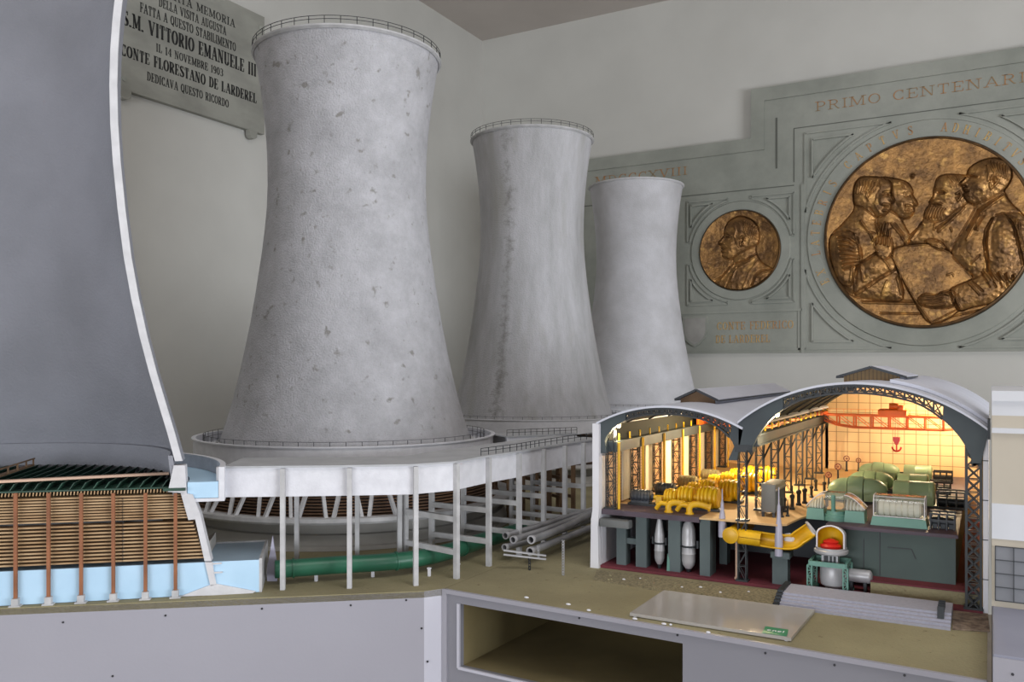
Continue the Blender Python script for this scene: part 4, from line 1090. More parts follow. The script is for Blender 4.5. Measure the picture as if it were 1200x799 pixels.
# bearded man
st(3, 1.3, .009, (1098, 223), (1105, 223.5), (1110, 227)); st(3, 1.2, -.010, (1100, 227), (1107, 228)); st(3, 1.8, .010, (1096, 228), (1094, 235), (1100, 236)); st(3, 1.5, .010, (1092, 239), (1098, 238), (1104, 241)); st(3, .9, -.009, (1093, 241.5), (1100, 241.5))
for k in range(6): st(3, .8, .006, (1092 + k * 3, 243 + k * .4), (1089 + k * 3, 250), (1086 + k * 3.4, 257)); 
for k in range(6): st(3, .7, -.005, (1093.5 + k * 3, 244 + k * .4), (1090.5 + k * 3, 250), (1088 + k * 3.4, 257))
st(3, 1.2, .009, (1121, 229), (1125, 226), (1127, 231), (1123, 237), (1121, 233)); st(3, 1.2, -.008, (1124, 229), (1123, 234)); st(3, 1.0, .006, (1112, 208), (1118, 215)); st(3, 1.0, .006, (1121, 207), (1126, 217)); st(3, 1.5, .010, (1130, 245), (1112, 262), (1100, 272)); st(3, 1.3, -.010, (1127, 245), (1108, 261), (1097, 268))
st(3, 1.0, .012, (1096, 264), (1095, 270)); st(3, 1.0, .010, (1114, 268), (1116, 272)); st(3, 1.4, .009, (1076, 271), (1068, 282))
for k in range(3): st(3, .8, .008, (1086 + k * 1.5, 283 + k * 2.2), (1099, 286 + k * 2.2))
# right man
st(4, 1.3, .009, (1134, 205), (1140, 206), (1146, 209)); st(4, 1.4, -.012, (1136, 209), (1144, 209.5)); st(4, 1.7, .011, (1133, 210), (1127, 217), (1132, 218)); st(4, 1.0, -.009, (1130, 219.5), (1134, 222)); st(4, 1.4, .010, (1129.5, 223), (1134, 222.5)); st(4, .9, -.010, (1131, 226.7), (1135, 226)); st(4, 1.4, .008, (1131, 230), (1135, 230))
st(4, 1.3, .011, (1161, 213), (1163, 209), (1168, 209), (1170, 214), (1166, 219), (1161, 223), (1160, 217)); st(4, 1.2, -.012, (1164, 213), (1165, 217)); 
for k in range(7): st(4, .8, .006, (1158 + k * 3.6, 190 + k * .9), (1161 + k * 3.0, 197 + k), (1165 + k * 2.6, 206 + k * 1.0))
for k in range(7): st(4, .7, -.005, (1160 + k * 3.6, 191 + k * .9), (1163 + k * 3.0, 198 + k), (1167 + k * 2.6, 206 + k * 1.0))
st(4, 1.4, .007, (1157, 196), (1159, 206), (1158, 214)); st(4, 1.5, -.011, (1176, 228), (1160, 238), (1146, 247)); st(4, 1.5, .011, (1176, 231), (1162, 241), (1148, 252)); st(4, 1.5, -.012, (1146, 247), (1133, 270)); st(4, 1.6, .012, (1150, 252), (1140, 268), (1133, 282)); st(4, 1.2, -.010, (1153, 254), (1143, 270))
st(4, 1.0, .015, (1144.5, 262), (1146, 271)); st(4, 1.7, -.015, (1162, 258), (1155, 270), (1153, 285), (1156, 300), (1157, 318)); st(4, 1.8, .010, (1166, 256), (1159, 272), (1158, 290), (1160, 306))
for k in range(6): st(4, 1.1, .010, (1178 + k * 3, 252 + k * 1.5), (1188 + k * 2, 262 + k * 5), (1194 + k * 1.6, 280 + k * 8)); st(4, .9, -.009, (1180 + k * 3, 255 + k * 1.5), (1187 + k * 2, 266 + k * 5), (1191 + k * 1.6, 282 + k * 8))
for k in range(5): st(4, 1.3, .012, (1153 + k * 9, 317 + k * 1.5), (1160 + k * 7.5, 326 + k), (1165 + k * 7, 331)); st(4, 1.2, -.012, (1150 + k * 9, 320 + k * 1), (1156 + k * 7.5, 330), (1160 + k * 7, 337))
st(4, 1.2, .011, (1134, 331), (1148, 346)); st(4, 1.2, -.010, (1139, 330), (1152, 342)); st(4, 1.3, .014, (1116, 343), (1121, 352), (1126, 363)); st(4, 1.1, -.014, (1113.5, 344), (1117, 354), (1121, 363)); st(4, 1.3, -.008, (1148, 300), (1138, 310))
for f in (((1106, 346), (1094, 349), (1083, 348)), ((1106, 350), (1093, 352.5), (1080, 352)), ((1107, 354), (1094, 356), (1081, 356)), ((1108, 357), (1096, 359), (1086, 358.5))): st(4, 1.2, .010, *f)
st(4, 1.4, .014, (1112, 346), (1104, 343.5), (1097, 345.5))
# sheet edges, table edge, fold
st(5, 1.0, .007, (1060, 289), (1090, 287), (1114, 297), (1141, 328)); st(5, 1.0, .008, (1047, 302), (1056, 322), (1073, 352), (1092, 378)); st(5, 1.0, -.008, (1092, 378), (1122, 363)); st(5, 1.0, .006, (1110, 323), (1116, 321), (1118, 324))
st(0, 1.3, -.008, (1010, 352), (1076, 353)); st(0, 1.3, -.009, (1032, 367), (1088, 368)); st(0, 1.2, .006, (1012, 355), (1076, 356)); st(0, 1.2, -.008, (1098, 375), (1150, 363), (1185, 345)); st(0, 1.2, .007, (1130, 363), (1160, 356), (1190, 341))
BU = [(1, 1035, 236, 4, 5, .008), (1, 1012, 222, 8, 10, .010), (2, 1058, 240, 4, 5, .006), (2, 1052, 225, 8, 9, .008), (3, 1110, 232, 6, 7, .007), (3, 1112, 215, 10, 7, .008), (4, 1148, 220, 9, 9, .010), (4, 1165, 203, 12, 10, .010), (4, 1175, 285, 14, 26, .018), (4, 1140, 290, 10, 20, .008), (1, 992, 292, 12, 20, .016), (1, 1022, 312, 14, 9, .012), (None, 1070, 207, 2.2, 2.2, .014), (None, 1082, 262.5, 2, 2, .010)]
medallion(big, BX, BZ, BR - .012, 520, LB, ST, BU,
          [(0, 'background_field', None), (1, 'person_relief', 'bronze man at left in a jacket raising an open hand'), (2, 'person_relief', 'bronze moustached man in the second row at left'),
           (3, 'person_relief', 'bronze bearded man at centre right'), (4, 'person_relief', 'bronze man at right with short hair and a heavy coat sleeve'), (5, 'sheet', 'bronze sheet held between the men')], 1, .003)

small = thing('bronze_medallion', 'small round bronze medallion with a profile bust of a man facing left', 'medallion', (SX, YR, SZ))
part(MB().lathe([(SR_ - .006, -.002), (SR_ + .003, -.002), (SR_ + .003, -.012), (SR_ - .002, -.017), (SR_ - .006, -.012)], (SX, YR, SZ), 96, axis='y', closed=True), 'rim', M['bronze_rim'], small)
part(MB().lathe([(0, -.002), (SR_ - .004, -.002), (SR_ - .004, -.0035), (0, -.0035)], (SX, YR, SZ), 48, axis='y'), 'back_plate', M['bronze_rim'], small)
pP = [(867.5, 254.5), (856, 259.5), (851.5, 266), (849.6, 271), (849.8, 275.5), (847.5, 280), (843.2, 285), (846.6, 287.6), (846.4, 290), (848.2, 292.5), (846.9, 294.6), (848.6, 297), (848, 300), (851.5, 302.5), (858, 303), (860, 307), (853, 316), (846, 324), (838, 331), (846, 346), (868, 352), (892, 346), (906, 330), (910, 318), (904, 314.5), (894, 309), (889, 303), (886, 296), (886, 288), (888.8, 283), (889.2, 275), (887.8, 266), (880, 258)]
hP = [(867.5, 254.5), (856, 259.5), (851.5, 266), (849.6, 271), (849.6, 275.5), (847, 280), (842.6, 285.2), (846.6, 287.6), (846.2, 290), (848.4, 292.5), (846.7, 294.6), (848.6, 297), (847.8, 300), (851.5, 302.5), (858, 303), (865, 298), (876, 292), (886, 287), (888.8, 283), (889.2, 275), (887.8, 266), (880, 258)]
ST = []
st(1, .9, .006, (849.5, 274), (854, 274), (858, 276.5)); st(1, .9, -.008, (851, 278), (856, 278.5)); st(1, .9, .006, (849, 280), (845, 285), (849.5, 286)); st(1, .6, -.006, (848.5, 292.6), (853, 292)); st(1, .9, .005, (848, 290), (852, 289)); st(1, .9, .005, (847.8, 295), (851, 295))
st(1, .9, .009, (869, 280), (872, 277), (874.5, 281), (872, 287), (869.5, 289), (868.5, 284)); st(1, .8, -.008, (871, 281), (871, 285)); st(1, .9, .006, (862, 264), (864, 271), (862, 278), (867, 290))
for k in range(7): st(1, .6, .004, (870 + k * 2.6, 258 + k * 1.4), (874 + k * 2.2, 268 + k), (876 + k * 1.9, 278 + k * .6)); st(1, .5, -.0035, (871.3 + k * 2.6, 258.6 + k * 1.4), (875.3 + k * 2.2, 268 + k), (877.2 + k * 1.9, 278 + k * .6))
st(1, 1.0, -.009, (886.5, 297), (874, 305), (862, 309)); st(1, 1.1, .009, (887, 300), (875, 308), (864, 314), (858, 330)); st(1, 1.0, -.008, (866, 312), (856, 326), (851, 338)); st(1, 1.0, .007, (889, 306), (879, 320), (872, 338)); st(1, 1.0, -.008, (881, 334), (884, 324), (892, 317), (903, 315)); st(1, 1.2, .009, (884, 336), (888, 326), (896, 319), (906, 318)); st(1, 1.0, .006, (846, 328), (853, 320), (861, 310))
BU = [(1, 858, 289, 4, 5, .005), (1, 872, 265, 10, 8, .007), (1, 896, 330, 8, 8, .008), (1, 865, 326, 8, 10, .005)]
medallion(small, SX, SZ, SR_ - .004, 280, [(1, pP, .005, .013, 6), (1, hP, .012, .012, 5)], ST, BU, [(0, 'background_field', None), (1, 'person_relief', 'bronze profile bust of a man in a coat')], 1, .003)
# ================================================================ the power hall in section
XLW, XM, XRW = -0.848, -0.498, -0.012      # left wall, middle column row, right wall
YF, YE, ZD, ZG = 1.975, 3.15, 1.095, 0.957 # section plane, end wall, deck, lower floor
hall = thing('power_hall', 'sectioned twin-vaulted power hall model with lit interior, at the right of the table', 'model building', (-0.43, 2.55, ZT))

def seg_arc(xa, xb, zs, rise, n=28):
    c = (xb - xa) / 2; Rr = (c * c + rise * rise) / (2 * rise); xc = (xa + xb) / 2; zc = zs + rise - Rr
    h = math.asin(c / Rr)
    return [(xc + Rr * math.sin(-h + 2 * h * k / n), zc + Rr * math.cos(-h + 2 * h * k / n)) for k in range(n + 1)]
BAYS = {'left': (XLW - .008, XM + .004, 1.308, .046), 'right': (XM - .006, XRW + .010, 1.322, .092)}
def vault(key, off):
    xa, xb, zs, rise = BAYS[key]
    return [(x, z + off) for x, z in seg_arc(xa, xb, zs, rise)]
# ground and platform
part(MB().box(XLW, XRW, YF - .012, YE, ZT + .0005, ZG), 'lower_floor', M['redfloor'], hall, 'crimson lower floor')
part(MB().box(-.2267, XRW - .001, 2.0, 2.07, ZG, .983), 'platform', M['sand'], hall)
part(MB().box(-.2267, XRW - .001, 1.999, 2.07, .983, .9865), 'platform_top', M['redfloor'], hall)
# walls
part(MB().box(XLW - .008, XLW, YF, YE, ZT, 1.308), 'left_wall', M['white'], hall)
part(MB().box(XLW, XLW + .004, YF + .03, YE, ZD, 1.252), 'brick_lining', M['brick'], hall)
part(MB().box(XLW, XLW + .004, YF + .012, YE, 1.252, 1.302), 'upper_lining', M['under'], hall, 'dark lining above the crane rail')
part(MB().box(XRW, XRW + .009, YF - .004, YE, ZT, 1.325), 'right_wall', M['white'], hall)
part(MB().box(XRW - .003, XRW, YF + .012, YE, ZG, 1.32), 'right_lining', M['innerwall'], hall)
for z in (1.02, 1.10, 1.18, 1.26):
    part(MB().box(XRW - .002, XRW + .0095, YF - .0052, YF - .0035, z, z + .0016), 'joint', M['line'], hall)
# tall white corner post
cp = MB().box(XLW - .016, XLW + .001, YF - .022, YF - .004, 1.094, 1.309)
cp.prism([(XLW - .022, ZT), (XLW + .001, ZT), (XLW - .002, 1.05), (XLW + .001, 1.094), (XLW - .016, 1.094), (XLW - .020, 1.07)], (0, YF - .022, 0), (1, 0, 0), UZ, (0, .018, 0))
part(cp, 'corner_post', M['white'], hall)
# end walls under each vault
for key, nm, m in (('left', 'end_wall', M['innerwall']), ('right', 'end_wall', M['tiles'])):
    A = vault(key, -.006)
    poly = [(A[0][0], ZG), *[(x, z) for x, z in A], (A[-1][0], ZG)]
    part(MB().prism(poly, (0, YE, 0), (1, 0, 0), UZ, (0, .008, 0)), nm, m, hall)
# vaults
for key in ('left', 'right'):
    top, mid, low = vault(key, .004), vault(key, -.001), vault(key, -.007)
    def sheet(a, b, y0, y1):
        mb = MB(); poly = a + b[::-1]
        return mb.prism(poly, (0, y0, 0), (1, 0, 0), UZ, (0, y1 - y0, 0), smooth=True)
    part(sheet(top, mid, YF - .018, YE + .02), 'vault_roof', M['roof'], hall)
    part(sheet(mid, low, YF - .004, YE), 'vault_lining', M['under'], hall, 'dark olive vault lining')
# second roof layer and gutter at the right edge
A = vault('right', .004); half = A[17:]
lay = [(x, z + .001) for x, z in half] + [(x, z + .009) for x, z in reversed(half)]
part(MB().prism(lay, (0, YF + .10, 0), (1, 0, 0), UZ, (0, YE - YF - .10, 0), smooth=True), 'roof_overlay', M['roof'], hall)
part(MB().box(XRW + .008, XRW + .013, YF - .02, YF + .03, 1.305, 1.345), 'gutter_end', M['darkmetal'], hall)
# gable arches: solid haunches with a truss between
def gable(key, w_c, w_s, zfoot, lo, hi):
    out = vault(key, -.001); n = len(out) - 1
    xa, xb, zs, rise = BAYS[key]; xc = (xa + xb) / 2; hw = (xb - xa) / 2
    def inn(k):
        x, z = out[k]; f = abs((x - xc) / hw)
        w = w_c + (w_s - w_c) * max(0, (f - .45) / .55) ** 1.6
        return (xc + (x - xc) * (1 - .11 * f ** 6), z - w)
    I = [inn(k) for k in range(n + 1)]
    y0, d = YF - .010, .016
    # solid haunches run down to the column heads
    for ks, foot in ((range(0, lo), [out[0], I[0], (xa + .024, zfoot), (xa, zfoot)]), (range(hi, n), [out[n], I[n], (xb - .034, zfoot), (xb - .014, zfoot)])):
        mb = MB()
        for k in ks: mb.prism([out[k], out[k + 1], I[k + 1], I[k]], (0, y0, 0), (1, 0, 0), UZ, (0, d, 0))
        mb.prism(foot, (0, y0, 0), (1, 0, 0), UZ, (0, d, 0))
        part(mb, 'gable_haunch', M['arch'], hall)
    t = MB()
    for k in range(lo, hi):
        a, b, c, d_ = out[k], out[k + 1], I[k], I[k + 1]
        v = lambda p, y=YF - .004: (p[0], y, p[1])
        t.beam(v((a[0], a[1] - .002)), v((b[0], b[1] - .002)), .012, .005); t.beam(v(c), v(d_), .012, .004)
        t.beam(v(a), v(d_), .003, .0025); t.beam(v(b), v(c), .003, .0025)
        t.beam(v(a), v(c), .004, .003)
        t.beam((c[0], YF + .014, c[1] + .004), (d_[0], YF + .014, d_[1] + .004), .003, .003)
        t.beam((a[0], YF + .014, a[1] - .006), (d_[0], YF + .014, d_[1] + .004), .002, .002)
    part(t, 'gable_truss', M['lattice'], hall)
gable('left', .016, .040, 1.235, 6, 26)
gable('right', .019, .072, 1.255, 6, 23)
# slender ribs under the vaults
for key in ('left', 'right'):
    for k in range(1, 7):
        y = YF + .168 * k; A = vault(key, -.010); B = vault(key, -.022)
        mb = MB()
        for i in range(0, len(A) - 1):
            mb.beam((A[i][0], y, A[i][1]), (A[i + 1][0], y, A[i + 1][1]), .004, .004)
        part(mb, 'vault_rib', M['lattice'], hall)
# lattice columns
def lattice(x, y, z0, z1, wx=.020, wy=.014, m=None, step=.034, r=.0024, dense=False):
    mb = MB()
    for i in (-1, 1):
        for j in (-1, 1):
            mb.beam((x + i * wx / 2, y + j * wy / 2, z0), (x + i * wx / 2, y + j * wy / 2, z1), r, r)
    n = max(2, round((z1 - z0) / step)); h = (z1 - z0) / n
    for k in range(n):
        za, zb = z0 + k * h, z0 + (k + 1) * h
        for j in (-1, 1):
            mb.beam((x - wx / 2, y + j * wy / 2, za), (x + wx / 2, y + j * wy / 2, zb), .0014) if k % 2 else mb.beam((x + wx / 2, y + j * wy / 2, za), (x - wx / 2, y + j * wy / 2, zb), .0014)
            if dense: mb.beam((x - wx / 2, y + j * wy / 2, za), (x + wx / 2, y + j * wy / 2, zb), .0026).beam((x + wx / 2, y + j * wy / 2, za), (x - wx / 2, y + j * wy / 2, zb), .0026)
            mb.beam((x - wx / 2, y + j * wy / 2, zb), (x + wx / 2, y + j * wy / 2, zb), .0016)
        for i in (-1, 1):
            s = 1 if k % 2 else -1
            mb.beam((x + i * wx / 2, y - s * wy / 2, za), (x + i * wx / 2, y + s * wy / 2, zb), .0016)
    mb.cbox((x, y, z0 + .002), wx + .010, wy + .008, .004)
    return mb
for k in range(7):
    yk = YF + .010 + .170 * k
    part(lattice(XLW + .020, yk, ZD, 1.262 if k else 1.30), 'lattice_column', M['lattice'], hall)
    part(MB().cyl((XLW + .040, yk + .004, ZD), (XLW + .040, yk + .004, 1.262), .0034, seg=10), 'riser_pipe', M['yellow_pipe'], hall, 'yellow riser pipe')
    part(MB().box(XLW + .004, XLW + .007, yk + .112, yk + .174, ZD + .005, 1.242), 'window_panel', M['pane'], hall)
    c = lattice(XM, YF + .004 + .168 * k, ZD, 1.265, wx=.018)
    # raking brackets under the crane rail
    for s in (-1, 1): c.beam((XM + .01, YF + .004 + .168 * k, 1.225), (XM + .02, YF + .004 + .168 * k + s * .04, 1.262), .003)
    part(c, 'lattice_column', M['lattice'], hall)
part(lattice(XM, YF + .004, ZG, ZD, wx=.018), 'lattice_column', M['lattice'], hall)
part(MB().box(XM - .014, XM + .026, YF - .012, YF + .02, 1.255, 1.272), 'column_head', M['lattice'], hall)
part(lattice(XRW - .017, YF + .006, ZG, 1.30, wx=.026, wy=.02, step=.026, r=.0046, dense=True), 'lattice_column', M['lattice'], hall)
# crane rails
part(MB().box(XLW + .012, XLW + .036, YF + .006, YE - .01, 1.238, 1.264), 'crane_rail', M['arch'], hall)
part(MB().box(XM + .012, XM + .034, YF + .002, YE - .18, 1.272, 1.292).box(XM + .014, XM + .038, YF + .002, YE - .18, 1.268, 1.272).box(XM + .014, XM + .038, YF + .002, YE - .18, 1.292, 1.2955), 'crane_rail', M['arch'], hall)
part(MB().box(XRW - .026, XRW - .004, YF + .03, YE - .02, 1.262, 1.28), 'crane_rail', M['arch'], hall)
mb = MB()
for k in range(14):
    y = YF + .05 + .075 * k; mb.cbox((XM + .024, y, 1.302), .004, .003, .018)
    mb.cbox((XLW + .026, y, 1.272), .003, .003, .018)
part(mb, 'rail_brackets', M['yellow'], hall)
# deck
fr = [G(905, 618, ZD), G(922, 614, ZD), G(938, 606.5, ZD), G(948, 604, ZD)]
dk = [(XLW + .002, YF - .004), (-.60, YF - .004), (-.555, YF - .002), (fr[0].x, YF - .006)] + [(p.x, max(p.y, YF)) for p in fr[1:]] + [(-.305, 2.10), (-.305, YE), (XLW + .002, YE)]
part(MB().prism(dk, (0, 0, ZD - .004), (1, 0, 0), (0, 1, 0), (0, 0, .004)), 'deck', M['deckm'], hall, 'sandy upper deck')
part(MB().box(XLW + .002, -.598, YF - .005, YF + .10, ZD - .012, ZD + .0008).box(XLW + .002, -.50, YF + .10, YE, ZD - .012, ZD - .004), 'deck_edge', M['purple'], hall, 'purple grey slab at the front of the deck')
part(MB().box(-.305, -.0635, 2.045, 3.10, ZG if False else .9866, ZD - .008), 'pedestal', M['dteal'], hall, 'dark green machine pedestal')
part(MB().rbox(-.325, -.058, 2.032, 3.10, ZD - .008, ZD, .002), 'pedestal_slab', M['purple'], hall)
mb = MB(); y = 2.0435
for a, b in (((1012, 632), (1012, 672)), ((1040, 641), (1068, 643.5)), ((1068, 643.5), (1073, 655)), ((1031, 622), (1031, 674))):
    p, q = FY(*a, y), FY(*b, y); mb.beam(p, q, .0016, .002, up=(0, 1, 0))
part(mb, 'pedestal_joints', M['line'], hall)
# pillars of the lower storey
def pillar(x0px, x1px, ytop, ybot, y=1.99, depth=.03, m='pillar'):
    a = FY(x0px, 640, y); b = FY(x1px, 640, y); zt = FY(x0px, ytop, y).z
    return part(MB().box(a.x, b.x, y, y + depth, ZG, zt), 'support_pillar', M[m], hall)
pillar(722.5, 733.5, 616, 665); pillar(745, 757.5, 605, 670); pillar(783, 797, 606, 676, 1.985, .028); pillar(820, 832, 607, 682, 1.98, .05)
pillar(843, 852, 612, 672, 2.12, .03); pillar(770, 777, 610, 668, 2.14, .03); pillar(905, 923, 650, 690, 1.985, .03)
a = FY(733, 630, 1.995); b = FY(746, 638, 1.995)
part(MB().box(a.x, b.x, 1.995, 2.015, b.z, a.z), 'tie_beam', M['pillar'], hall)
a = FY(704, 606.5, 1.966); b = FY(738.5, 619, 1.966)
part(MB().rbox(a.x, b.x, 1.955, 1.985, b.z, a.z, .004), 'tie_beam', M['grey'], hall)
a = FY(903, 645, 1.982); b = FY(926, 655, 1.982)
part(MB().rbox(a.x, b.x, 1.976, 2.02, b.z, a.z, .003), 'pillar_capital', M['pillar'], hall)
part(MB().box(-.62, -.33, 2.30, 2.31, ZG, ZD - .012).box(-.32, -.306, 2.06, 2.31, ZG, ZD - .012), 'under_deck_shade', M['darkmetal'], hall)  # dark sheets added to stand in for the shade under the deck
# roof lanterns
def lantern(x, w, y0, y1, zb, ze, zr, over, boards):
    pf = [(x - w / 2, zb), (x + w / 2, zb), (x + w / 2, ze), (x, zr), (x - w / 2, ze)]
    part(MB().prism(pf, (0, y0, 0), (1, 0, 0), UZ, (0, .006, 0)), 'lantern_gable', boards, hall, 'brown boarded lantern gable')
    part(MB().box(x - w / 2, x - w / 2 + .005, y0 + .006, y1, zb, ze - .002).box(x + w / 2 - .005, x + w / 2, y0 + .006, y1, zb, ze - .002), 'lantern_side', M['roof'], hall)
    rf = MB()
    for s in (-1, 1):
        sl = (zr - ze) / (w / 2); e = w / 2 + over
        rf.prism([(x, zr + .002), (x + s * e, zr + .002 - sl * e), (x + s * e, zr + .006 - sl * e), (x, zr + .006)], (0, y0 - .012, 0), (1, 0, 0), UZ, (0, y1 - y0 + .02, 0))
    part(rf, 'lantern_roof', M['roof'], hall)
    ed = MB()
    for s in (-1, 1):
        sl = (zr - ze) / (w / 2); e = w / 2 + over
        ed.beam((x, y0 - .013, zr + .003), (x + s * e, y0 - .013, zr + .003 - sl * e), .002, .006)
        ed.beam((x + s * e, y0 - .012, zr + .002 - sl * e), (x + s * e, y1, zr + .002 - sl * e), .002, .004)
    part(ed, 'lantern_verge', M['darkmetal'], hall)
lantern(-.255, .128, 2.27, 2.62, 1.405, 1.427, 1.447, .016, M['boards'])
lantern(-.672, .092, 2.20, 3.10, 1.343, 1.366, 1.387, .012, M['wood'])
# bulbs and their light
for x, y, z, pw, rad in ((-.115, 2.93, 1.365, 7.0, .02), (-.425, 2.0, 1.343, .9, .012), (-.812, 1.997, 1.305, .6, .010), (-.62, 2.50, 1.318, 7.5, .012)):
    bl = thing('hall_lamp', 'small lit bulb under the vault of the power hall', 'lamp', (x, y, z), 'lamps under the vaults')
    part(MB().ball((x, y, z), .006, .006, .008, 12, 8), 'bulb', M['bulb'], bl)
    part(MB().cyl((x, y, z + .007), (x, y, z + (.020 if y < 2.1 and x > -.6 else .0125 if y < 2.1 else (.030 if x < -.4 else .034))), .004, .003, 10), 'holder', M['darkmetal'], bl)
    d = bpy.data.lights.new('hall_lamp_light', 'POINT'); d.energy = pw; d.color = (1.0, .77, .46); d.shadow_soft_size = rad
    lo = bpy.data.objects.new('hall_lamp_light', d); COL.objects.link(lo); lo.location = (0, 0, -.022); lo.parent = bl

# ================================================================ cranes
def truss_girder(mb, x0, x1, y, z0, z1, taper, n, w=.0032):
    xs_ = [x0 + (x1 - x0) * k / n for k in range(n + 1)]
    def bot(x):
        f = min(x - x0, x1 - x) / taper
        return z1 - (z1 - z0) * min(1, .35 + .65 * f) if f < 1 else z0
    for k in range(n):
        mb.beam((xs_[k], y, z1), (xs_[k + 1], y, z1), w * 1.3); mb.beam((xs_[k], y, bot(xs_[k])), (xs_[k + 1], y, bot(xs_[k + 1])), w)
        mb.beam((xs_[k], y, z1), (xs_[k + 1], y, bot(xs_[k + 1])), w * .5)
    for x in xs_: mb.beam((x, y, z1), (x, y, bot(x)), w)
cr = thing('overhead_crane', 'orange red travelling crane with a red hook in the right bay', 'crane', (-.26, 2.90, 1.292))
for y in (2.88, 2.935):
    mb = MB(); truss_girder(mb, XM + .022, XRW - .010, y, 1.258, 1.297, .07, 9, .0046); part(mb, 'girder', M['orange'], cr)
mb = MB()
for x in (XM + .024, XRW - .014): mb.box(x - .009, x + .009, 2.855, 2.96, 1.2956, 1.306)
part(mb, 'end_carriage', M['orange'], cr)
mb = MB()
for k in range(21): mb.beam((XM + .03 + .425 * k / 20, 2.876, 1.299), (XM + .03 + .425 * k / 20, 2.876, 1.317), .0008)
mb.beam((XM + .03, 2.876, 1.317), (XRW - .02, 2.876, 1.317), .001)
part(mb, 'walkway_rail', M['orange'], cr)
tx = FY(1046, 485, 2.9).x; hx = FY(1050.5, 500, 2.9).x
part(MB().rbox(tx - .04, tx + .042, 2.872, 2.945, 1.300, 1.318, .003).cyl((tx - .008, 2.89, 1.328), (tx + .018, 2.89, 1.328), .010).rbox(tx + .015, tx + .034, 2.88, 2.92, 1.318, 1.332), 'trolley', M['orange'], cr)
rp = MB()
for s in (-.007, -.003, .003, .007): rp.beam((hx + s, 2.905, 1.30), (hx + s * .8, 2.905, 1.232), .0008)
part(rp, 'hoist_ropes', M['darkmetal'], cr)
part(MB().prism([(-.010, 1.232), (.010, 1.232), (.010, 1.222), (.004, 1.208), (-.004, 1.208), (-.010, 1.222)], (hx, 2.90, 0), (1, 0, 0), UZ, (0, .01, 0)), 'hook_block', M['red'], cr)
hk = [(hx + .012 * math.cos(R_(a)), 2.905, 1.199 + .011 * math.sin(R_(a))) for a in range(180, 361, 15)]
part(MB().tube(hk, [.001] + [.0026] * (len(hk) - 2) + [.001], 8).cyl((hx, 2.905, 1.21), (hx, 2.905, 1.188), .0024, seg=8).ball((hx - .012, 2.905, 1.199), .003).ball((hx + .012, 2.905, 1.199), .003), 'hook', M['red'], cr)
c2 = thing('overhead_crane', 'small bright orange crane under the vault of the left bay', 'crane', (-.67, 2.74, 1.262))
for y in (2.72, 2.765):
    mb = MB(); truss_girder(mb, XLW + .030, XM - .012, y, 1.262, 1.288, .05, 9, .0034); part(mb, 'girder', M['orange'], c2)
part(MB().box(XLW + .020, XLW + .034, 2.70, 2.785, 1.264, 1.288), 'end_carriage', M['orange'], c2)
part(MB().rbox(-.70, -.63, 2.715, 2.77, 1.289, 1.300, .003), 'trolley', M['orange'], c2)

# ================================================================ turbine sets of the right bay
def turbine_set(x0, y, s, label, big=True):
    z = ZD; t = thing('turbine_generator', label, 'turbine', (x0, y, z), 'pale green turbine sets on the deck')
    zc = z + .028 * s
    X = lambda v: x0 + v * s
    part(MB().box(X(-.128), X(.19), y - .026 * s, y + .026 * s, z, z + .005), 'base_plate', M['darkmetal'], t)
    r = .031 * s
    # two domed ends and a drum between them
    lft = [(0, X(-.122))] + [(r * math.sin(R_(a)) * .95, X(-.122 + .045 * (1 - math.cos(R_(a))))) for a in range(15, 91, 15)] + [(r * .98, X(-.074)), (0, X(-.074))]
    part(MB().lathe(lft, (0, y, zc), 28, axis='x'), 'casing_end', M['pgreen'], t)
    part(MB().lathe([(0, X(-.072)), (r * 1.08, X(-.072)), (r * 1.12, X(-.066)), (r * 1.12, X(-.042)), (r * 1.08, X(-.036)), (0, X(-.036))], (0, y, zc), 28, axis='x'), 'casing_drum', M['pgreen'], t)
    rgt = [(0, X(-.034)), (r * 1.02, X(-.034)), (r, X(-.018)), (r * .86, X(.0)), (r * .55, X(.014)), (r * .3, X(.018)), (0, X(.018))]
    part(MB().lathe(rgt, (0, y, zc), 28, axis='x'), 'casing_cone', M['pgreen'], t)
    sk = MB()
    for a, b in ((-.118, -.075), (-.071, -.037), (-.033, .002)): sk.box(X(a), X(b), y - r * .98, y + r * .98, z + .005, zc)
    part(sk, 'casing_skirt', M['pgreen'], t)
    part(MB().cyl((X(.016), y, zc - .004), (X(.034), y, zc - .004), .008 * s, seg=12), 'coupling', M['darkmetal'], t)
    gen = [(0, X(.032)), (r * .9, X(.032)), (r, X(.036)), (r, X(.066)), (r * 1.02, X(.067)), (r * 1.02, X(.069)), (r, X(.070)), (r, X(.112)), (r * 1.03, X(.113)), (r * 1.03, X(.120)), (r * .9, X(.124)), (0, X(.124))]
    part(MB().lathe(gen, (0, y, zc), 32, axis='x').box(X(.034), X(.122), y - r, y + r, z + .005, zc), 'generator', M['pgreen'], t)
    rk = MB()
    for xx in (.130, .150, .170, .188):
        for yy in (-1, 1): rk.beam((X(xx), y + yy * .022 * s, z + .004), (X(xx), y + yy * .022 * s, z + .040 * s), .003)
    for yy in (-1, 1):
        rk.beam((X(.127), y + yy * .022 * s, z + .040 * s), (X(.19), y + yy * .022 * s, z + .040 * s), .004); rk.beam((X(.127), y + yy * .022 * s, z + .024 * s), (X(.19), y + yy * .022 * s, z + .024 * s), .003)
    for xx in (.140, .160, .180): rk.cyl((X(xx - .008), y, z + .014), (X(xx + .008), y, z + .014), .009 * s, seg=12)
    part(rk, 'exciter_rack', M['darkmetal'], t)
    return t
turbine_set(-.252, 2.42, 1.05, 'green turbine set directly behind the clear covers, nearest of the three rows')
turbine_set(-.258, 2.68, .86, 'pale green turbine set in the middle row, behind the nearest green one')
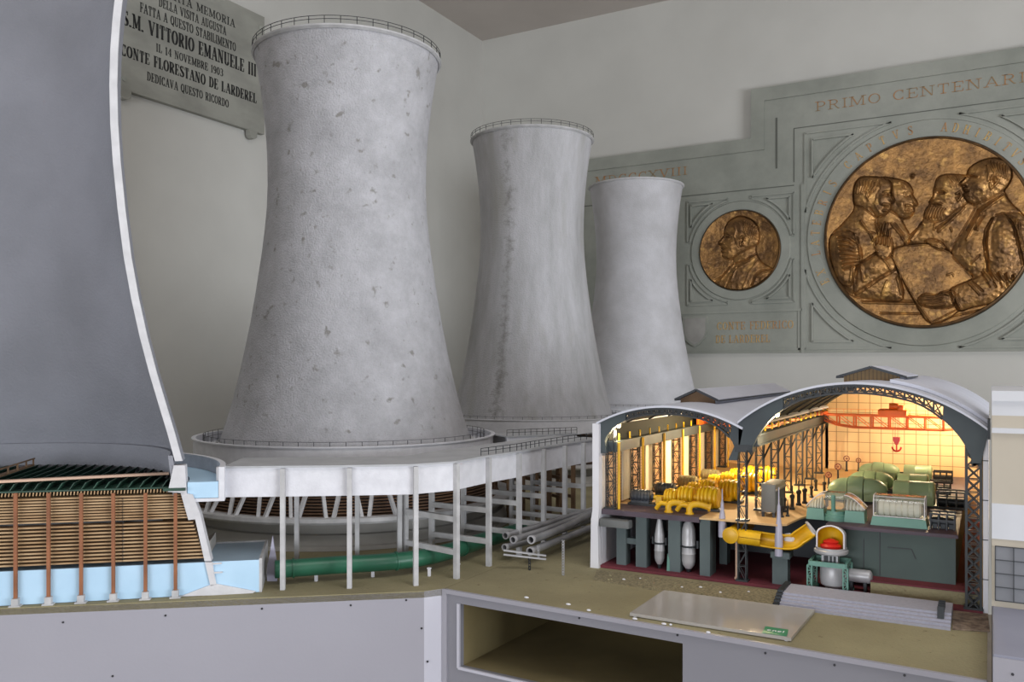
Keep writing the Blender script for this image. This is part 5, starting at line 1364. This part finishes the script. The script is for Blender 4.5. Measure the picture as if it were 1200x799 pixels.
turbine_set(-.262, 2.93, .86, 'pale green turbine set in the rearmost row, against the tiled wall')
# front set under clear covers
ft = thing('turbine_generator', 'teal turbine set under clear plastic covers at the front of the pedestal', 'turbine', (-.24, 2.105, ZD), 'turbine set under covers')
yq = 2.105
gx0, gx1 = FY(1022, 600, yq).x, FY(1088, 600, yq).x
def tapered(x0, x1, y0, y1, z0_, z1_, e):
    vs = [(x0, y0, z0_), (x1, y0, z0_), (x1, y1, z0_), (x0, y1, z0_), (x0 + e, y0 + e, z1_), (x1 - e, y0 + e, z1_), (x1 - e, y1 - e, z1_), (x0 + e, y1 - e, z1_)]
    return MB().add(vs, [(3, 2, 1, 0), (4, 5, 6, 7), (0, 1, 5, 4), (1, 2, 6, 5), (2, 3, 7, 6), (3, 0, 4, 7)])
def shellbox(x0, x1, y0, y1, z0_, z1_, r, t=.0012):
    # a clear hood with rounded upper edges along x
    o = [(y0, z0_)] + [(y0 + r - r * math.cos(R_(a)), z1_ - r + r * math.sin(R_(a))) for a in range(0, 91, 15)] + [(y1 - r + r * math.sin(R_(a)), z1_ - r + r * math.cos(R_(a))) for a in range(0, 91, 15)] + [(y1, z0_)]
    mb = MB(); m = len(o)
    vs = [(x, y, z) for x in (x0, x1) for y, z in o]
    fs = [(k, k + 1, m + k + 1, m + k) for k in range(m - 1)] + [tuple(range(m)), tuple(range(2 * m - 1, m - 1, -1))]
    return mb.add(vs, fs)
part(tapered(gx0, gx1, yq - .035, yq + .035, ZD, ZD + .019, .004), 'generator_base', M['teal'], ft)
part(shellbox(gx0 + .006, gx1 - .006, yq - .027, yq + .027, ZD + .0195, ZD + .066, .012), 'clear_cover', M['cover'], ft, 'clear plastic hood')
fr_ = MB()
for x in (gx0 + .006, gx1 - .006):
    fr_.tube([(x, yq - .027, ZD + .020), (x, yq - .027, ZD + .056), (x, yq - .018, ZD + .066), (x, yq + .018, ZD + .066), (x, yq + .027, ZD + .056), (x, yq + .027, ZD + .020)], .0012, 6)
fr_.beam((gx0 + .006, yq - .0215, ZD + .0635), (gx1 - .006, yq - .0215, ZD + .0635), .0016); fr_.beam((gx0 + .006, yq - .0275, ZD + .0205), (gx1 - .006, yq - .0275, ZD + .0205), .0016)
part(fr_, 'cover_rim', M['white'], ft)
rt_ = [(0, gx0 + .012), (.010, gx0 + .012)]
for k in range(7):
    a = gx0 + .016 + k * (gx1 - gx0 - .03) / 7; rt_ += [(.0185, a), (.0185, a + .009), (.015, a + .0095), (.015, a + .0115)]
rt_ += [(.008, gx1 - .012), (0, gx1 - .012)]
part(MB().lathe(rt_, (0, yq, ZD + .036), 20, axis='x'), 'rotor', M['pane'], ft, 'pale ribbed rotor under the hood')
for k, (pa, pb) in enumerate(((947, 968), (991, 1015))):
    xa, xb = FY(pa, 600, yq).x, FY(pb, 600, yq).x
    part(tapered(xa, xb, yq - .026, yq + .026, ZD, ZD + .026, .002), 'turbine_base', M['teal'], ft)
    # curved clear hood over each half of the turbine
    n = 8; vs = []; fs = []
    for yy in (yq - .024, yq + .024):
        for i in range(n + 1):
            f = i / n; xx = xa + (xb - xa) * f; hh = .034 * math.sin(PI / 2 * ((f if k == 0 else 1 - f) * .93 + .07))
            vs.append((xx, yy, ZD + .027 + hh))
        vs += [(xb, yy, ZD + .027), (xa, yy, ZD + .027)]
    m = n + 3
    fs = [tuple(range(m)), tuple(range(2 * m - 1, m - 1, -1))] + [(i, i + 1, m + i + 1, m + i) for i in range(n)] + [(n, n + 1, m + n + 1, m + n), (n + 2, 0, m, m + n + 2)]
    part(MB().add(vs, fs), 'clear_cover', M['cover'], ft, 'clear plastic hood')
    rim = MB()
    for b in (0, m): rim.tube(vs[b:b + n + 1], .0011, 6)
    part(rim, 'cover_rim', M['white'], ft)
    rr_ = [(0, xa + .004)]
    for i in range(5):
        a = xa + .004 + i * (xb - xa - .008) / 5; q = (.009 + .0028 * (i if k == 0 else 4 - i)); rr_ += [(q, a), (q, a + .003), (.006, a + .0035), (.006, a + .005)]
    rr_ += [(0, xb - .003)]
    part(MB().lathe(rr_, (0, yq, ZD + .030), 18, axis='x'), 'rotor', M['pane'], ft)
xa = FY(980, 600, yq).x
part(MB().lathe([(.027, ZD), (.027, ZD + .008), (.024, ZD + .008), (.024, ZD + .014), (.021, ZD + .015), (.0205, ZD + .022), (0, ZD + .022)], (xa, yq - .008, 0), 28), 'round_base', M['teal'], ft)
part(MB().lathe([(.005, ZD + .02), (.0045, ZD + .040), (.005, ZD + .041), (.0048, ZD + .058), (.003, ZD + .060), (0, ZD + .060)], (xa - .003, yq - .024, 0), 14), 'valve_post', M['teal'], ft)
part(shellbox(FY(969, 600, yq).x, FY(990, 600, yq).x, yq - .022, yq + .022, ZD + .027, ZD + .064, .01), 'clear_cover', M['cover'], ft, 'clear plastic hood')

rk = MB()
for xx in (-.114, -.098, -.082, -.067):
    for yy in (2.082, 2.128): rk.beam((xx, yy, ZD), (xx, yy, ZD + .034), .003)
for yy in (2.082, 2.128):
    for zz in (.020, .034): rk.beam((-.117, yy, ZD + zz), (-.065, yy, ZD + zz), .0035)
for xx in (-.106, -.090, -.074): rk.cyl((xx - .006, 2.105, ZD + .014), (xx + .006, 2.105, ZD + .014), .010, seg=12).box(xx - .005, xx + .005, 2.095, 2.115, ZD, ZD + .01)
part(rk, 'exciter_rack', M['darkmetal'], ft)

# ================================================================ compressor sets of the left bay
def ribbed(x, y, zc, r, l, n):
    pr = [(0, x - l / 2), (r * .8, x - l / 2)]
    for k in range(n):
        a = x - l / 2 + l * k / n; d = l / n
        q = r * (.82 + .18 * math.sin(PI * (k + .5) / n))
        pr += [(q * .86, a + d * .08), (q, a + d * .22), (q, a + d * .68), (q * .86, a + d * .85)]
    pr += [(r * .8, x + l / 2), (0, x + l / 2)]
    return MB().lathe(pr, (0, y, zc), 26, axis='x')
def compressor(y, dx, label, mot, first=False):
    t = thing('compressor_set', label, 'compressor', (-.69 + dx, y, ZD), 'yellow compressor sets on the left deck')
    x0 = -.69 + dx
    part(MB().box(x0 - .125, x0 + .115, y - .020, y + .020, ZD + .001, ZD + .006), 'base_plate', M['darkmetal'], t)
    mo = [(0, x0 - .122), (.012, x0 - .122), (.0165, x0 - .118)]
    for k in range(5): a = x0 - .116 + k * .009; mo += [(.0175, a), (.0175, a + .006), (.016, a + .007), (.016, a + .009)]
    mo += [(.016, x0 - .068), (.008, x0 - .066), (.005, x0 - .058), (0, x0 - .058)]
    part(MB().lathe(mo, (0, y, ZD + .022), 24, axis='x').box(x0 - .118, x0 - .07, y - .014, y + .014, ZD + .006, ZD + .016), 'motor', mot, t, 'dark electric motor')
    part(MB().cyl((x0 - .066, y, ZD + .022), (x0 - .03, y, ZD + .022), .006, seg=12).box(x0 - .052, x0 - .036, y - .012, y + .012, ZD + .006, ZD + .026), 'gearbox', M['yellow'], t)
    part(ribbed(x0 - .014, y, ZD + .027, .021, .032, 4), 'casing', M['yellow'], t)
    part(ribbed(x0 + .026, y, ZD + .031, .027, .038, 4), 'casing', M['yellow'], t)
    part(ribbed(x0 + .082, y, ZD + .031, .029, .050, 5), 'casing', M['yellow'], t)
    for xx in (-.014, .026, .082): part(MB().box(x0 + xx - .009, x0 + xx + .009, y - .022, y + .022, ZD + .006, ZD + .018), 'foot', M['yellow'], t)
    part(MB().tube([(x0 + .046, y - .004, ZD + .030), (x0 + .054, y - .004, ZD + .030)], .008, 12).tube(spline([Vector((x0 + .026, y - .02, ZD + .02)), Vector((x0 + .03, y - .034, ZD + .016)), Vector((x0 + .05, y - .036, ZD + .014)), Vector((x0 + .07, y - .022, ZD + .018))], 5), .006, 10), 'crossover_pipe', M['yellow_pipe'], t)
    return t
compressor(2.085, 0.0, 'yellow compressor set with a dark blue motor, at the front edge of the deck', M['motor'])
compressor(2.235, .012, 'second yellow compressor set from the front, dark motor', M['motor'])
compressor(2.42, .015, 'third yellow compressor set from the front, olive grey motor', M['motor_l'])
compressor(2.60, .03, 'rearmost yellow compressor set, olive grey motor by the pale windows', M['motor_l'])
# yellow pipes rising through the front of the deck
for k, (px, lab) in enumerate(((783.5, 'yellow bent pipe over the pointed silver vessel'), (808, 'yellow bent pipe over the round-topped silver vessel'))):
    y = 2.002; x = FY(px, 600, y).x
    t = thing('bent_pipe', lab, 'pipe', (x, y, ZD), 'yellow bent pipes at the deck edge')
    P = spline([Vector((x, y, ZD + .001)), Vector((x, y, ZD + .016)), Vector((x + .008, y + .004, ZD + .024)), Vector((x + .024, y + .01, ZD + .024)), Vector((x + .044, y + .016, ZD + .018))], 5)
    part(MB().tube(P, .0075, 14), 'pipe', M['yellow_pipe'], t)
    part(MB().cyl((x, y, ZD + .001), (x, y, ZD + .004), .0105, seg=18).tube([P[-1] - Vector((.002, 0, 0)), P[-1] + Vector((.003, .001, -.001))], .010, 14), 'flange', M['yellow_pipe'], t)
    part(MB().tube(spline([Vector((x - .006, y + .006, ZD + .02)), Vector((x - .022, y + .006, ZD + .02)), Vector((x - .034, y + .008, ZD + .006))], 5), .0058, 12), 'branch', M['yellow_pipe'], t)
# silver vessels hanging under the deck
def vessel(px, r, prof_, lab):
    y = 2.0; x = FY(px, 640, y).x
    t = thing('pressure_vessel', lab, 'vessel', (x, y, .967))
    part(MB().lathe(prof_, (x, y, 0), 28), 'body', M['silver_w'], t)
    part(MB().lathe([(r * .98, 1.018), (r * 1.25, 1.018), (r * 1.25, 1.022), (r * .98, 1.022)], (x, y, 0), 28, closed=True).box(x - r * 1.5, x - r * 1.2, y - .003, y + .003, 1.016, 1.034).box(x + r * 1.2, x + r * 1.5, y - .003, y + .003, 1.016, 1.034), 'clamp_ring', M['darkmetal'], t)
    part(MB().cyl((x, y, .958), (x, y, .972), r * .32, r * .5, 16), 'outlet', M['darkmetal'], t)
vessel(773, .0125, [(0, .966), (.006, .968), (.0105, .976), (.0125, .985), (.0125, 1.0), (.0132, 1.001), (.0132, 1.003), (.0125, 1.004), (.0125, 1.03), (.012, 1.04), (.008, 1.065), (.0055, 1.078), (0, 1.080)], 'slim silver vessel with a pointed top, under the left deck')
vessel(807, .0165, [(0, .964), (.008, .966), (.0145, .975), (.0165, .985), (.0165, 1.0), (.0172, 1.001), (.0172, 1.003), (.0165, 1.004), (.0165, 1.045), (.0155, 1.06), (.012, 1.073), (.006, 1.080), (0, 1.081)], 'stout silver vessel with a rounded top, under the left deck')
# small pointed teal marker before the slim vessel
p = G(769, 678, ZG)
single(MB().prism([(-.004, 0), (.004, 0), (.003, .028), (-.002, .042)], (p.x, 1.984, ZG), (1, 0, 0), UZ, (0, .003, 0)), 'splash_plate', M['teal'], 'small pointed teal plate on the crimson floor before the slim vessel', 'plate')
# lilac valve columns
for px, ptop, pbot, y, lab in ((848, 572, 628, 2.0, 'lilac pointed valve column between the yellow compressors and the lattice column'), (914, 570, 650, 1.99, 'taller lilac pointed valve column beside the grey cabinet')):
    b = FY(px, pbot, y); tz = FY(px, ptop, y).z
    h = tz - b.z
    single(MB().lathe([(0, 0), (.009, 0), (.009, h * .30), (.0075, h * .34), (.0075, h * .42), (.0045, h * .56), (.0035, h * .72), (.0018, h * .76), (.0012, h), (0, h)], (b.x, y - .012, b.z), 18), 'valve_column', M['lilac'], lab, 'valve', loc=(b.x, y - .012, b.z))

# ================================================================ yellow steam pipe cut open, condenser, tank
def sweep_shell(path, r, t, open_dir, gap, seg=22):
    mb = MB(); n = len(path); vs = []
    for i in range(n):
        d = (path[min(i + 1, n - 1)] - path[max(i - 1, 0)]).normalized()
        a = (Vector(open_dir) - d * d.dot(Vector(open_dir))).normalized(); b = d.cross(a)
        for rr in (r, r - t):
            for k in range(seg + 1):
                th_ = R_(gap + (360 - 2 * gap) * k / seg)
                vs.append(path[i] + (a * math.cos(th_) + b * math.sin(th_)) * rr)
    m = 2 * (seg + 1); fs = []
    for i in range(n - 1):
        o = i * m
        for k in range(seg):
            fs.append((o + k, o + k + 1, o + m + k + 1, o + m + k)); j = o + seg + 1
            fs.append((j + k + 1, j + k, j + m + k, j + m + k + 1))
        fs.append((o, o + m, o + m + seg + 1, o + seg + 1)); fs.append((o + seg, o + 2 * seg + 1, o + m + 2 * seg + 1, o + m + seg))
    for o in (0, (n - 1) * m):
        for k in range(seg): fs.append((o + k, o + k + 1, o + seg + 1 + k + 1, o + seg + 1 + k))
    return mb.add(vs, fs, True)
yp = 1.978
sp = thing('steam_pipe_section', 'thick yellow pipe cut open lengthwise, leading to the condenser', 'pipe', tuple(FY(900, 630, yp)))
P = spline([FY(866, 628, yp), FY(885, 630.5, yp), (FY(908, 634, yp)), FY(928, 635, yp), FY(938, 629, yp + .01), FY(950, 621, yp + .02)], 6)
part(sweep_shell(P[:9], .0175, .003, (0, -1, .1), 2), 'pipe_end', M['yellow_pipe'], sp)
part(sweep_shell(P[8:], .0175, .003, (-.1, -1, .25), 68), 'cut_pipe', M['yellow_pipe'], sp)
part(MB().lathe([(.0175, 0), (.0205, 0), (.0205, .005), (.0175, .005)], (0, 0, 0), 26, closed=True), 'flange', M['silver_w'], sp)
fl = [c for c in sp.children if c.name.startswith('flange')][0]
d = (P[-1] - P[-2]).normalized()
fl.data.transform(Matrix.Translation(P[-1] - Vector(AT[sp.name])) @ d.to_track_quat('Z', 'Y').to_matrix().to_4x4() @ Matrix.Translation(Vector(AT[sp.name])))
ys = FY(855, 628, 1.95)
s2 = thing('pipe_stub', 'short yellow pipe with a closed round end, left of the cut yellow pipe', 'pipe', tuple(ys))
part(MB().cyl((ys.x, 1.955, ys.z), (ys.x + .004, 2.10, ys.z + .004), .0168, seg=28), 'pipe', M['yellow_pipe'], s2)
part(MB().lathe([(0, 1.9545), (.017, 1.9545), (.0185, 1.9555), (.0185, 1.960), (.017, 1.961)], (ys.x, 0, ys.z), 30, axis='y'), 'end_cap', M['yellow_pipe'], s2)
pp = FY(863, 640, 1.99)
single(MB().cyl((pp.x, 1.99, ZG), (pp.x, 1.99, 1.05), .0025, seg=10).cyl((pp.x, 1.99, ZG), (pp.x, 1.99, ZG + .004), .005, seg=12), 'pipe_prop', M['plank'], 'thin pale prop under the yellow pipes', 'prop', loc=(pp.x, 1.99, ZG))
cx_, cy_ = FY(974, 640, 1.985).x, 1.985
cd = thing('condenser', 'white condenser with a cut dome showing yellow inside and a red rotor', 'condenser', (cx_, cy_, ZG))
zb_c = 1.048
dome = [(.0315, zb_c), (.0315, 1.082)] + [(.0315 * math.cos(R_(a)), 1.082 + .018 * math.sin(R_(a))) for a in range(15, 91, 15)]
dome_i = [(max(0, r - .0035), z - (.003 if z > 1.083 else 0)) for r, z in reversed(dome)]
part(MB().lathe(dome, (cx_, cy_, 0), 40, 338, 562), 'dome', M['silver_w'], cd)
part(MB().lathe([(r * .93, z - .001) for r, z in dome], (cx_, cy_, 0), 40, 336, 564), 'dome_lining', M['yellow'], cd, 'yellow inside of the dome')
ed = MB()
for A_ in (338, 562):
    pts = [Vector((cx_ + r * .965 * math.cos(R_(A_)), cy_ + r * .965 * math.sin(R_(A_)), z)) for r, z in dome]
    ed.tube(pts, .0018, 8)
part(ed, 'cut_rim', M['white'], cd)
part(MB().lathe([(0, zb_c - .008), (.033, zb_c - .008), (.036, zb_c - .005), (.036, zb_c), (.033, zb_c + .002), (.033, zb_c + .006), (.030, zb_c + .006), (.030, zb_c), (0, zb_c)], (cx_, cy_, 0), 40), 'flange_ring', M['silver_w'], cd)
part(MB().lathe([(0, zb_c), (.020, zb_c + .003), (.023, zb_c + .010), (.015, zb_c + .015), (.017, zb_c + .019), (.006, zb_c + .024), (0, zb_c + .024)], (cx_, cy_ - .004, 0), 24), 'rotor', M['red'], cd, 'red rotor')
part(MB().box(cx_ - .018, cx_ + .016, cy_ - .014, cy_ + .016, 1.018, zb_c - .008), 'neck', M['silver_w'], cd)
part(MB().box(cx_ - .013, cx_ - .004, cy_ - .0155, cy_ - .014, 1.022, 1.036).box(cx_ - .001, cx_ + .004, cy_ - .0155, cy_ - .014, 1.022, 1.036).box(cx_ + .007, cx_ + .012, cy_ - .0155, cy_ - .014, 1.022, 1.036), 'neck_slots', M['line'], cd)
part(MB().lathe([(0, .958), (.016, .958), (.018, .966), (.026, .972), (.028, .984), (.028, 1.008), (.024, 1.016), (0, 1.018)], (cx_ + .004, cy_ + .004, 0), 28), 'hotwell', M['silver_w'], cd)
fx0, fx1, fy0, fy1 = cx_ - .040, cx_ + .034, cy_ - .030, cy_ + .034
fm = MB()
for a, b in (((fx0, fy0), (fx1, fy0)), ((fx1, fy0), (fx1, fy1)), ((fx0, fy1), (fx1, fy1)), ((fx0, fy0), (fx0, fy1))): fm.beam((*a, 1.020), (*b, 1.020), .006, .010)
part(fm, 'frame_top', M['teal'], cd)
for x in (fx0, fx1):
    for y in (fy0, fy1):
        part(lattice(x, y, ZG, 1.016, .009, .007, step=.012, r=.0026), 'frame_leg', M['teal'], cd)
tk = thing('drain_tank', 'grey horizontal round-ended tank beside the teal condenser frame', 'tank', (cx_ + .06, 2.012, ZG))
part(MB().lathe([(0, cx_ + .028)] + [(.0145 * math.sin(R_(a)), cx_ + .028 + .007 * (1 - math.cos(R_(a)))) for a in range(15, 91, 15)] + [(.0145 * math.cos(R_(a)), cx_ + .075 + .007 * math.sin(R_(a))) for a in range(0, 91, 15)], (0, 2.014, .990), 24, axis='x'), 'tank_body', M['silver_w'], tk)
part(MB().box(cx_ + .036, cx_ + .042, 2.004, 2.024, ZG, .978).box(cx_ + .064, cx_ + .070, 2.004, 2.024, ZG, .978), 'cradle', M['darkmetal'], tk)
wd_ = FY(926, 626, 2.01)
part(MB().lathe([(0, 0), (.013, 0), (.014, .006), (.010, .014), (0, .017)], (wd_.x, 2.0, wd_.z - .012), 22), 'domed_cap', M['white'], sp, 'white domed cap')

# ================================================================ cabinet and valve stands on the deck
cb = thing('control_cabinet', 'grey ribbed control cabinet standing on the deck by the lattice columns', 'cabinet', (-.462, 2.10, ZD))
part(MB().rbox(-.474, -.440, 2.055, 2.165, ZD + .012, ZD + .078, .002), 'body', M['grey'], cb)
mb = MB()
for k in range(9): mb.box(-.440, -.4385, 2.060 + k * .0115, 2.067 + k * .0115, ZD + .016, ZD + .060)
part(mb, 'door_panels', M['pillar'], cb)
part(MB().box(-.441, -.4375, 2.056, 2.164, ZD + .063, ZD + .0665), 'ledge', M['stone'], cb)
for x, y in ((-.470, 2.06), (-.445, 2.06), (-.470, 2.16), (-.445, 2.16)):
    part(MB().box(x - .003, x + .003, y - .003, y + .003, ZD, ZD + .012), 'foot', M['darkmetal'], cb)
vs_src = None
vst = [(919, 600, 1.0, 0, 'by the right side of the grey cabinet'), (928.5, 597, 1.05, 0, ''), (936, 592, 1.1, 0, ''), (943, 590, 1.1, 0, ''), (951, 583, .9, 0, ''), (956, 575, .9, 0, ''), (916, 606, .8, 0, ''), (923, 605, .7, 0, ''), (966, 578, .9, 0, '')]
for k, (px, py, s, wh, _) in enumerate(vst):
    p = G(px, py, ZD)
    lab = ['dark thin valve stand right beside the grey cabinet', 'dark valve stand second from the grey cabinet', 'tall dark valve stand between the cabinet and the teal turbine set', 'tall dark valve stand just left of the teal turbine set',
           'small dark valve stand behind the tall ones', 'dark valve stand farther back, right of the lattice columns', 'short dark valve stand at the front, before the grey cabinet', 'shortest dark valve stand at the front edge of the deck', 'dark valve stand left of the green turbine set'][k]
    if vs_src is None:
        t = thing('valve_stand', lab, 'valve', (p.x, p.y, ZD), 'valve stands on the deck')
        part(MB().lathe([(0, 0), (.0055, 0), (.0055, .003), (.0035, .005), (.0035, .020), (.005, .022), (.005, .026), (.0025, .028), (0, .028)], (0, 0, 0), 12), 'pedestal', M['darkmetal'], t, local=True)
        part(MB().cyl((0, 0, .028), (0, 0, .044), .0013, seg=8), 'spindle', M['lattice'], t, local=True)
        vs_src = t
    else: t = dup(vs_src, (p.x, p.y, ZD), lab)
    t.scale = (s * 1.2, s * 1.2, s * 1.3)
w_src = None
for k, (px, py, s) in enumerate(((982, 563, 1.0), (971, 572, .9), (992, 552, 1.0), (1006, 552, .85))):
    p = G(px, py, ZD)
    lab = ['valve stand with a dark red handwheel, left of the green casing', 'valve stand with a handwheel nearest the lattice columns', 'valve stand with a handwheel before the tiled end wall', 'valve stand with a handwheel behind the green casings'][k]
    if w_src is None:
        t = thing('handwheel_stand', lab, 'valve', (p.x, p.y, ZD), 'handwheel stands on the deck')
        part(MB().lathe([(0, 0), (.005, 0), (.005, .003), (.003, .005), (.0025, .034), (0, .034)], (0, 0, 0), 12), 'pedestal', M['darkmetal'], t, local=True)
        mbw = MB(); ring = [(.009 * math.cos(R_(a)), 0, .043 + .009 * math.sin(R_(a))) for a in range(0, 361, 20)]
        mbw.tube(ring, .0014, 6, caps=False)
        for a in (0, 60, 120): mbw.beam((.009 * math.cos(R_(a)), 0, .043 + .009 * math.sin(R_(a))), (-.009 * math.cos(R_(a)), 0, .043 - .009 * math.sin(R_(a))), .0013)
        part(mbw, 'handwheel', mat('dark_red_wheel', S(110, 36, 34), .4), t, local=True)
        w_src = t
    else: t = dup(w_src, (p.x, p.y, ZD), lab)
    t.scale = (s, s, s)

# ================================================================ in front of the hall
gvl = [G(700, 668, ZT), G(706, 669, ZT), G(770, 677, ZT), G(860, 687, ZT), G(925, 694, ZT), G(904, 713, ZT), G(850, 706, ZT), G(780, 694, ZT), G(735, 686, ZT), G(695, 680, ZT)]
g_ = MB().prism([(p.x, p.y) for p in gvl], (0, 0, ZT + .0015), (1, 0, 0), (0, 1, 0), (0, 0, -.0014)).build('gravel', M['gravel'])
tag(g_, 'coarse khaki gravel strip along the foot of the hall', 'gravel', kind='stuff')
random.seed(9)
for k in range(16):
    px = random.uniform(712, 900); py = 676 + (px - 712) * .118 + random.uniform(-2, 10)
    p = G(px, py, ZT)
    s = random.uniform(.0018, .0034)
    single(MB().ball((p.x, p.y, ZT + .002), s * random.uniform(1, 1.6), s, s * .8, 7, 5), 'stone', M['sand'] if k % 3 else M['white'], 'small loose stone on the gravel strip before the hall', 'stone', 'loose stones on the gravel')
stp = thing('stair_model', 'wide pale grey flight of low steps before the hall', 'stairs', (-.227, 1.87, ZT))
q0 = G(905, 711.5, ZT); q1 = G(1114, 738, ZT)
xa, xb = q0.x, q1.x; ya_ = 1.818
RI = .0044; n = 5; prof_ = [(1.945, ZT)]
for k in range(n):
    pass
prof_ = [(ya_, ZT)]
for k in range(n): prof_ += [(ya_ + .011 * k, ZT + RI * (k + 1)), (ya_ + .011 * (k + 1), ZT + RI * (k + 1))]
prof_ += [(1.945, ZT + RI * 5), (1.945, ZT)]
part(MB().prism(prof_, (xa + .012, 0, 0), (0, 1, 0), UZ, (xb - xa - .012, 0, 0)), 'flight', M['stair'], stp)
sd = [(y, z + (.004 if z > ZT + .001 else 0)) for y, z in prof_]
part(MB().prism(sd, (xa, 0, 0), (0, 1, 0), UZ, (.012, 0, 0)), 'side_string', M['darkmetal'], stp, 'dark stepped side string')
for k in range(4):
    y = ya_ + .026 + .017 * k
    part(MB().prism([(y, ZT + RI * 3), (y + .009, ZT + RI * 3), (y + .013, ZT + RI * 5 + .012), (y + .007, ZT + RI * 5 + .013)], (xb - .024, 0, 0), (0, 1, 0), UZ, (.012, 0, 0)), 'end_fin', M['darkmetal'], stp)
rs_ = [G(1116, 713, ZT), G(1157, 713, ZT), G(1160, 741, ZT), G(1116, 738, ZT)]
g2 = MB().prism([(p.x, p.y) for p in rs_], (0, 0, ZT + .003), (1, 0, 0), (0, 1, 0), (0, 0, -.0028)).build('rough_stone_patch', mat('reddish_rubble', S(150, 132, 116), .95, col2=S(104, 88, 78), scale=55, lo=.4, hi=.62, bump=.8, bscale=90))
tag(g2, 'rough reddish rubble patch at the right end of the steps', 'rubble', kind='stuff')
# acrylic plate with the green label
ac = thing('acrylic_plate', 'clear acrylic caption plate lying on the khaki ground before the hall', 'caption plate', tuple(G(850, 724, ZT)))
cs = [G(738, 722.5, ZT), G(778, 695.5, ZT), G(955, 719, ZT), G(927, 752.5, ZT)]
part(MB().prism([(p.x, p.y) for p in cs], (0, 0, ZT + .002), (1, 0, 0), (0, 1, 0), (0, 0, .006)), 'plate', M['acrylic'], ac)
zl_ = ZT + .0083
l0, l1, l3, l2 = G(893, 741.5, zl_), G(922, 745.5, zl_), G(897, 734, zl_), G(924, 738, zl_)
part(MB().prism([(p.x, p.y) for p in (l0, l1, l2, l3)], (0, 0, zl_), (1, 0, 0), (0, 1, 0), (0, 0, .0006)), 'label_plate', M['label_green'], ac, 'green label with white letters')
lx = (l1 - l0).normalized(); ly = Vector((-lx.y, lx.x, 0)); cc = (l0 + l1 + l2 + l3) / 4 + UZ * .0008
part(line_text('enel', cc + ly * .001, lx, ly, UZ, .0115, (l1 - l0).length * .72, .10, .16, .0003, serif=False), 'lettering', M['label_white'], ac, 'white lettering')
mb = MB()
for p in cs: 
    c = (cs[0] + cs[1] + cs[2] + cs[3]) / 4; q = p.lerp(c, .06); mb.cyl((q.x, q.y, ZT), (q.x, q.y, ZT + .002), .004, seg=10)
part(mb, 'spacers', M['white'], ac)

# ================================================================ plinth and annex at the right edge
pz = 1.011
pn = thing('side_plinth', 'blue grey raised plinth closing the right end of the display table', 'plinth', (.28, 1.9, 0))
part(MB().rbox(.004, .60, 1.50, 2.30, ZT - .04, pz, .002), 'block', M['plinth'], pn)
part(MB().box(.004, .60, 1.50, 2.30, 0, ZT - .04), 'cabinet_body', M['panel_d'], pn)
part(MB().box(.004, .60, 1.4975, 1.50, 0, pz - .004), 'front_board', M['panel'], pn)
part(MB().cyl((.03, 1.4965, .985), (.03, 1.4985, .985), .0022, seg=10), 'screw', M['screw'], pn)
an = thing('annex_building', 'beige plastered annex model with white bands and a grey gridded window, at the right edge', 'model building', (.30, 2.05, pz))
yA = 1.80
def band(y0, y1, name, m, out=0.0, label=None, x0=.003):
    za, zb = FY(1180, y1, yA).z, FY(1180, y0, yA).z
    return part(MB().box(x0, .55, yA - out, 2.28, za, zb), name, m, an, label)
band(458, 470, 'cornice', M['annexw'], .006); band(470, 487, 'parapet', M['annexw'], .0); band(487, 501.5, 'frieze', M['beige'], .0)
band(501.5, 507.5, 'white_moulding', M['annexw'], .005); band(507.5, 590.5, 'wall', M['beige'], .0); band(590.5, 632, 'white_band', M['annexw'], .003)
band(632, 641, 'sill_band', M['beige'], .001)
za = pz; zb = FY(1180, 641, yA).z
part(MB().box(.003, .55, yA, 2.28, za, zb), 'base_wall', M['beige'], an)
gx0_ = FY(1166, 670, yA).x
zg0, zg1 = FY(1180, 704, yA).z, FY(1180, 640.5, yA).z
wn = part(MB().box(gx0_, .53, yA - .004, yA, zg0, zg1), 'grid_window', M['griddark'], an)
mb = MB()
for k in range(16):
    x = gx0_ + .0005 + .029 * k
    if x < .53: mb.box(x - .0008, x + .0008, yA - .006, yA - .004, zg0, zg1)
for k in range(5):
    z = zg0 + (zg1 - zg0) * k / 4; mb.box(gx0_, .53, yA - .006, yA - .004, z - .0008, z + .0008)
part(mb, 'glazing_bars', M['line'], wn)
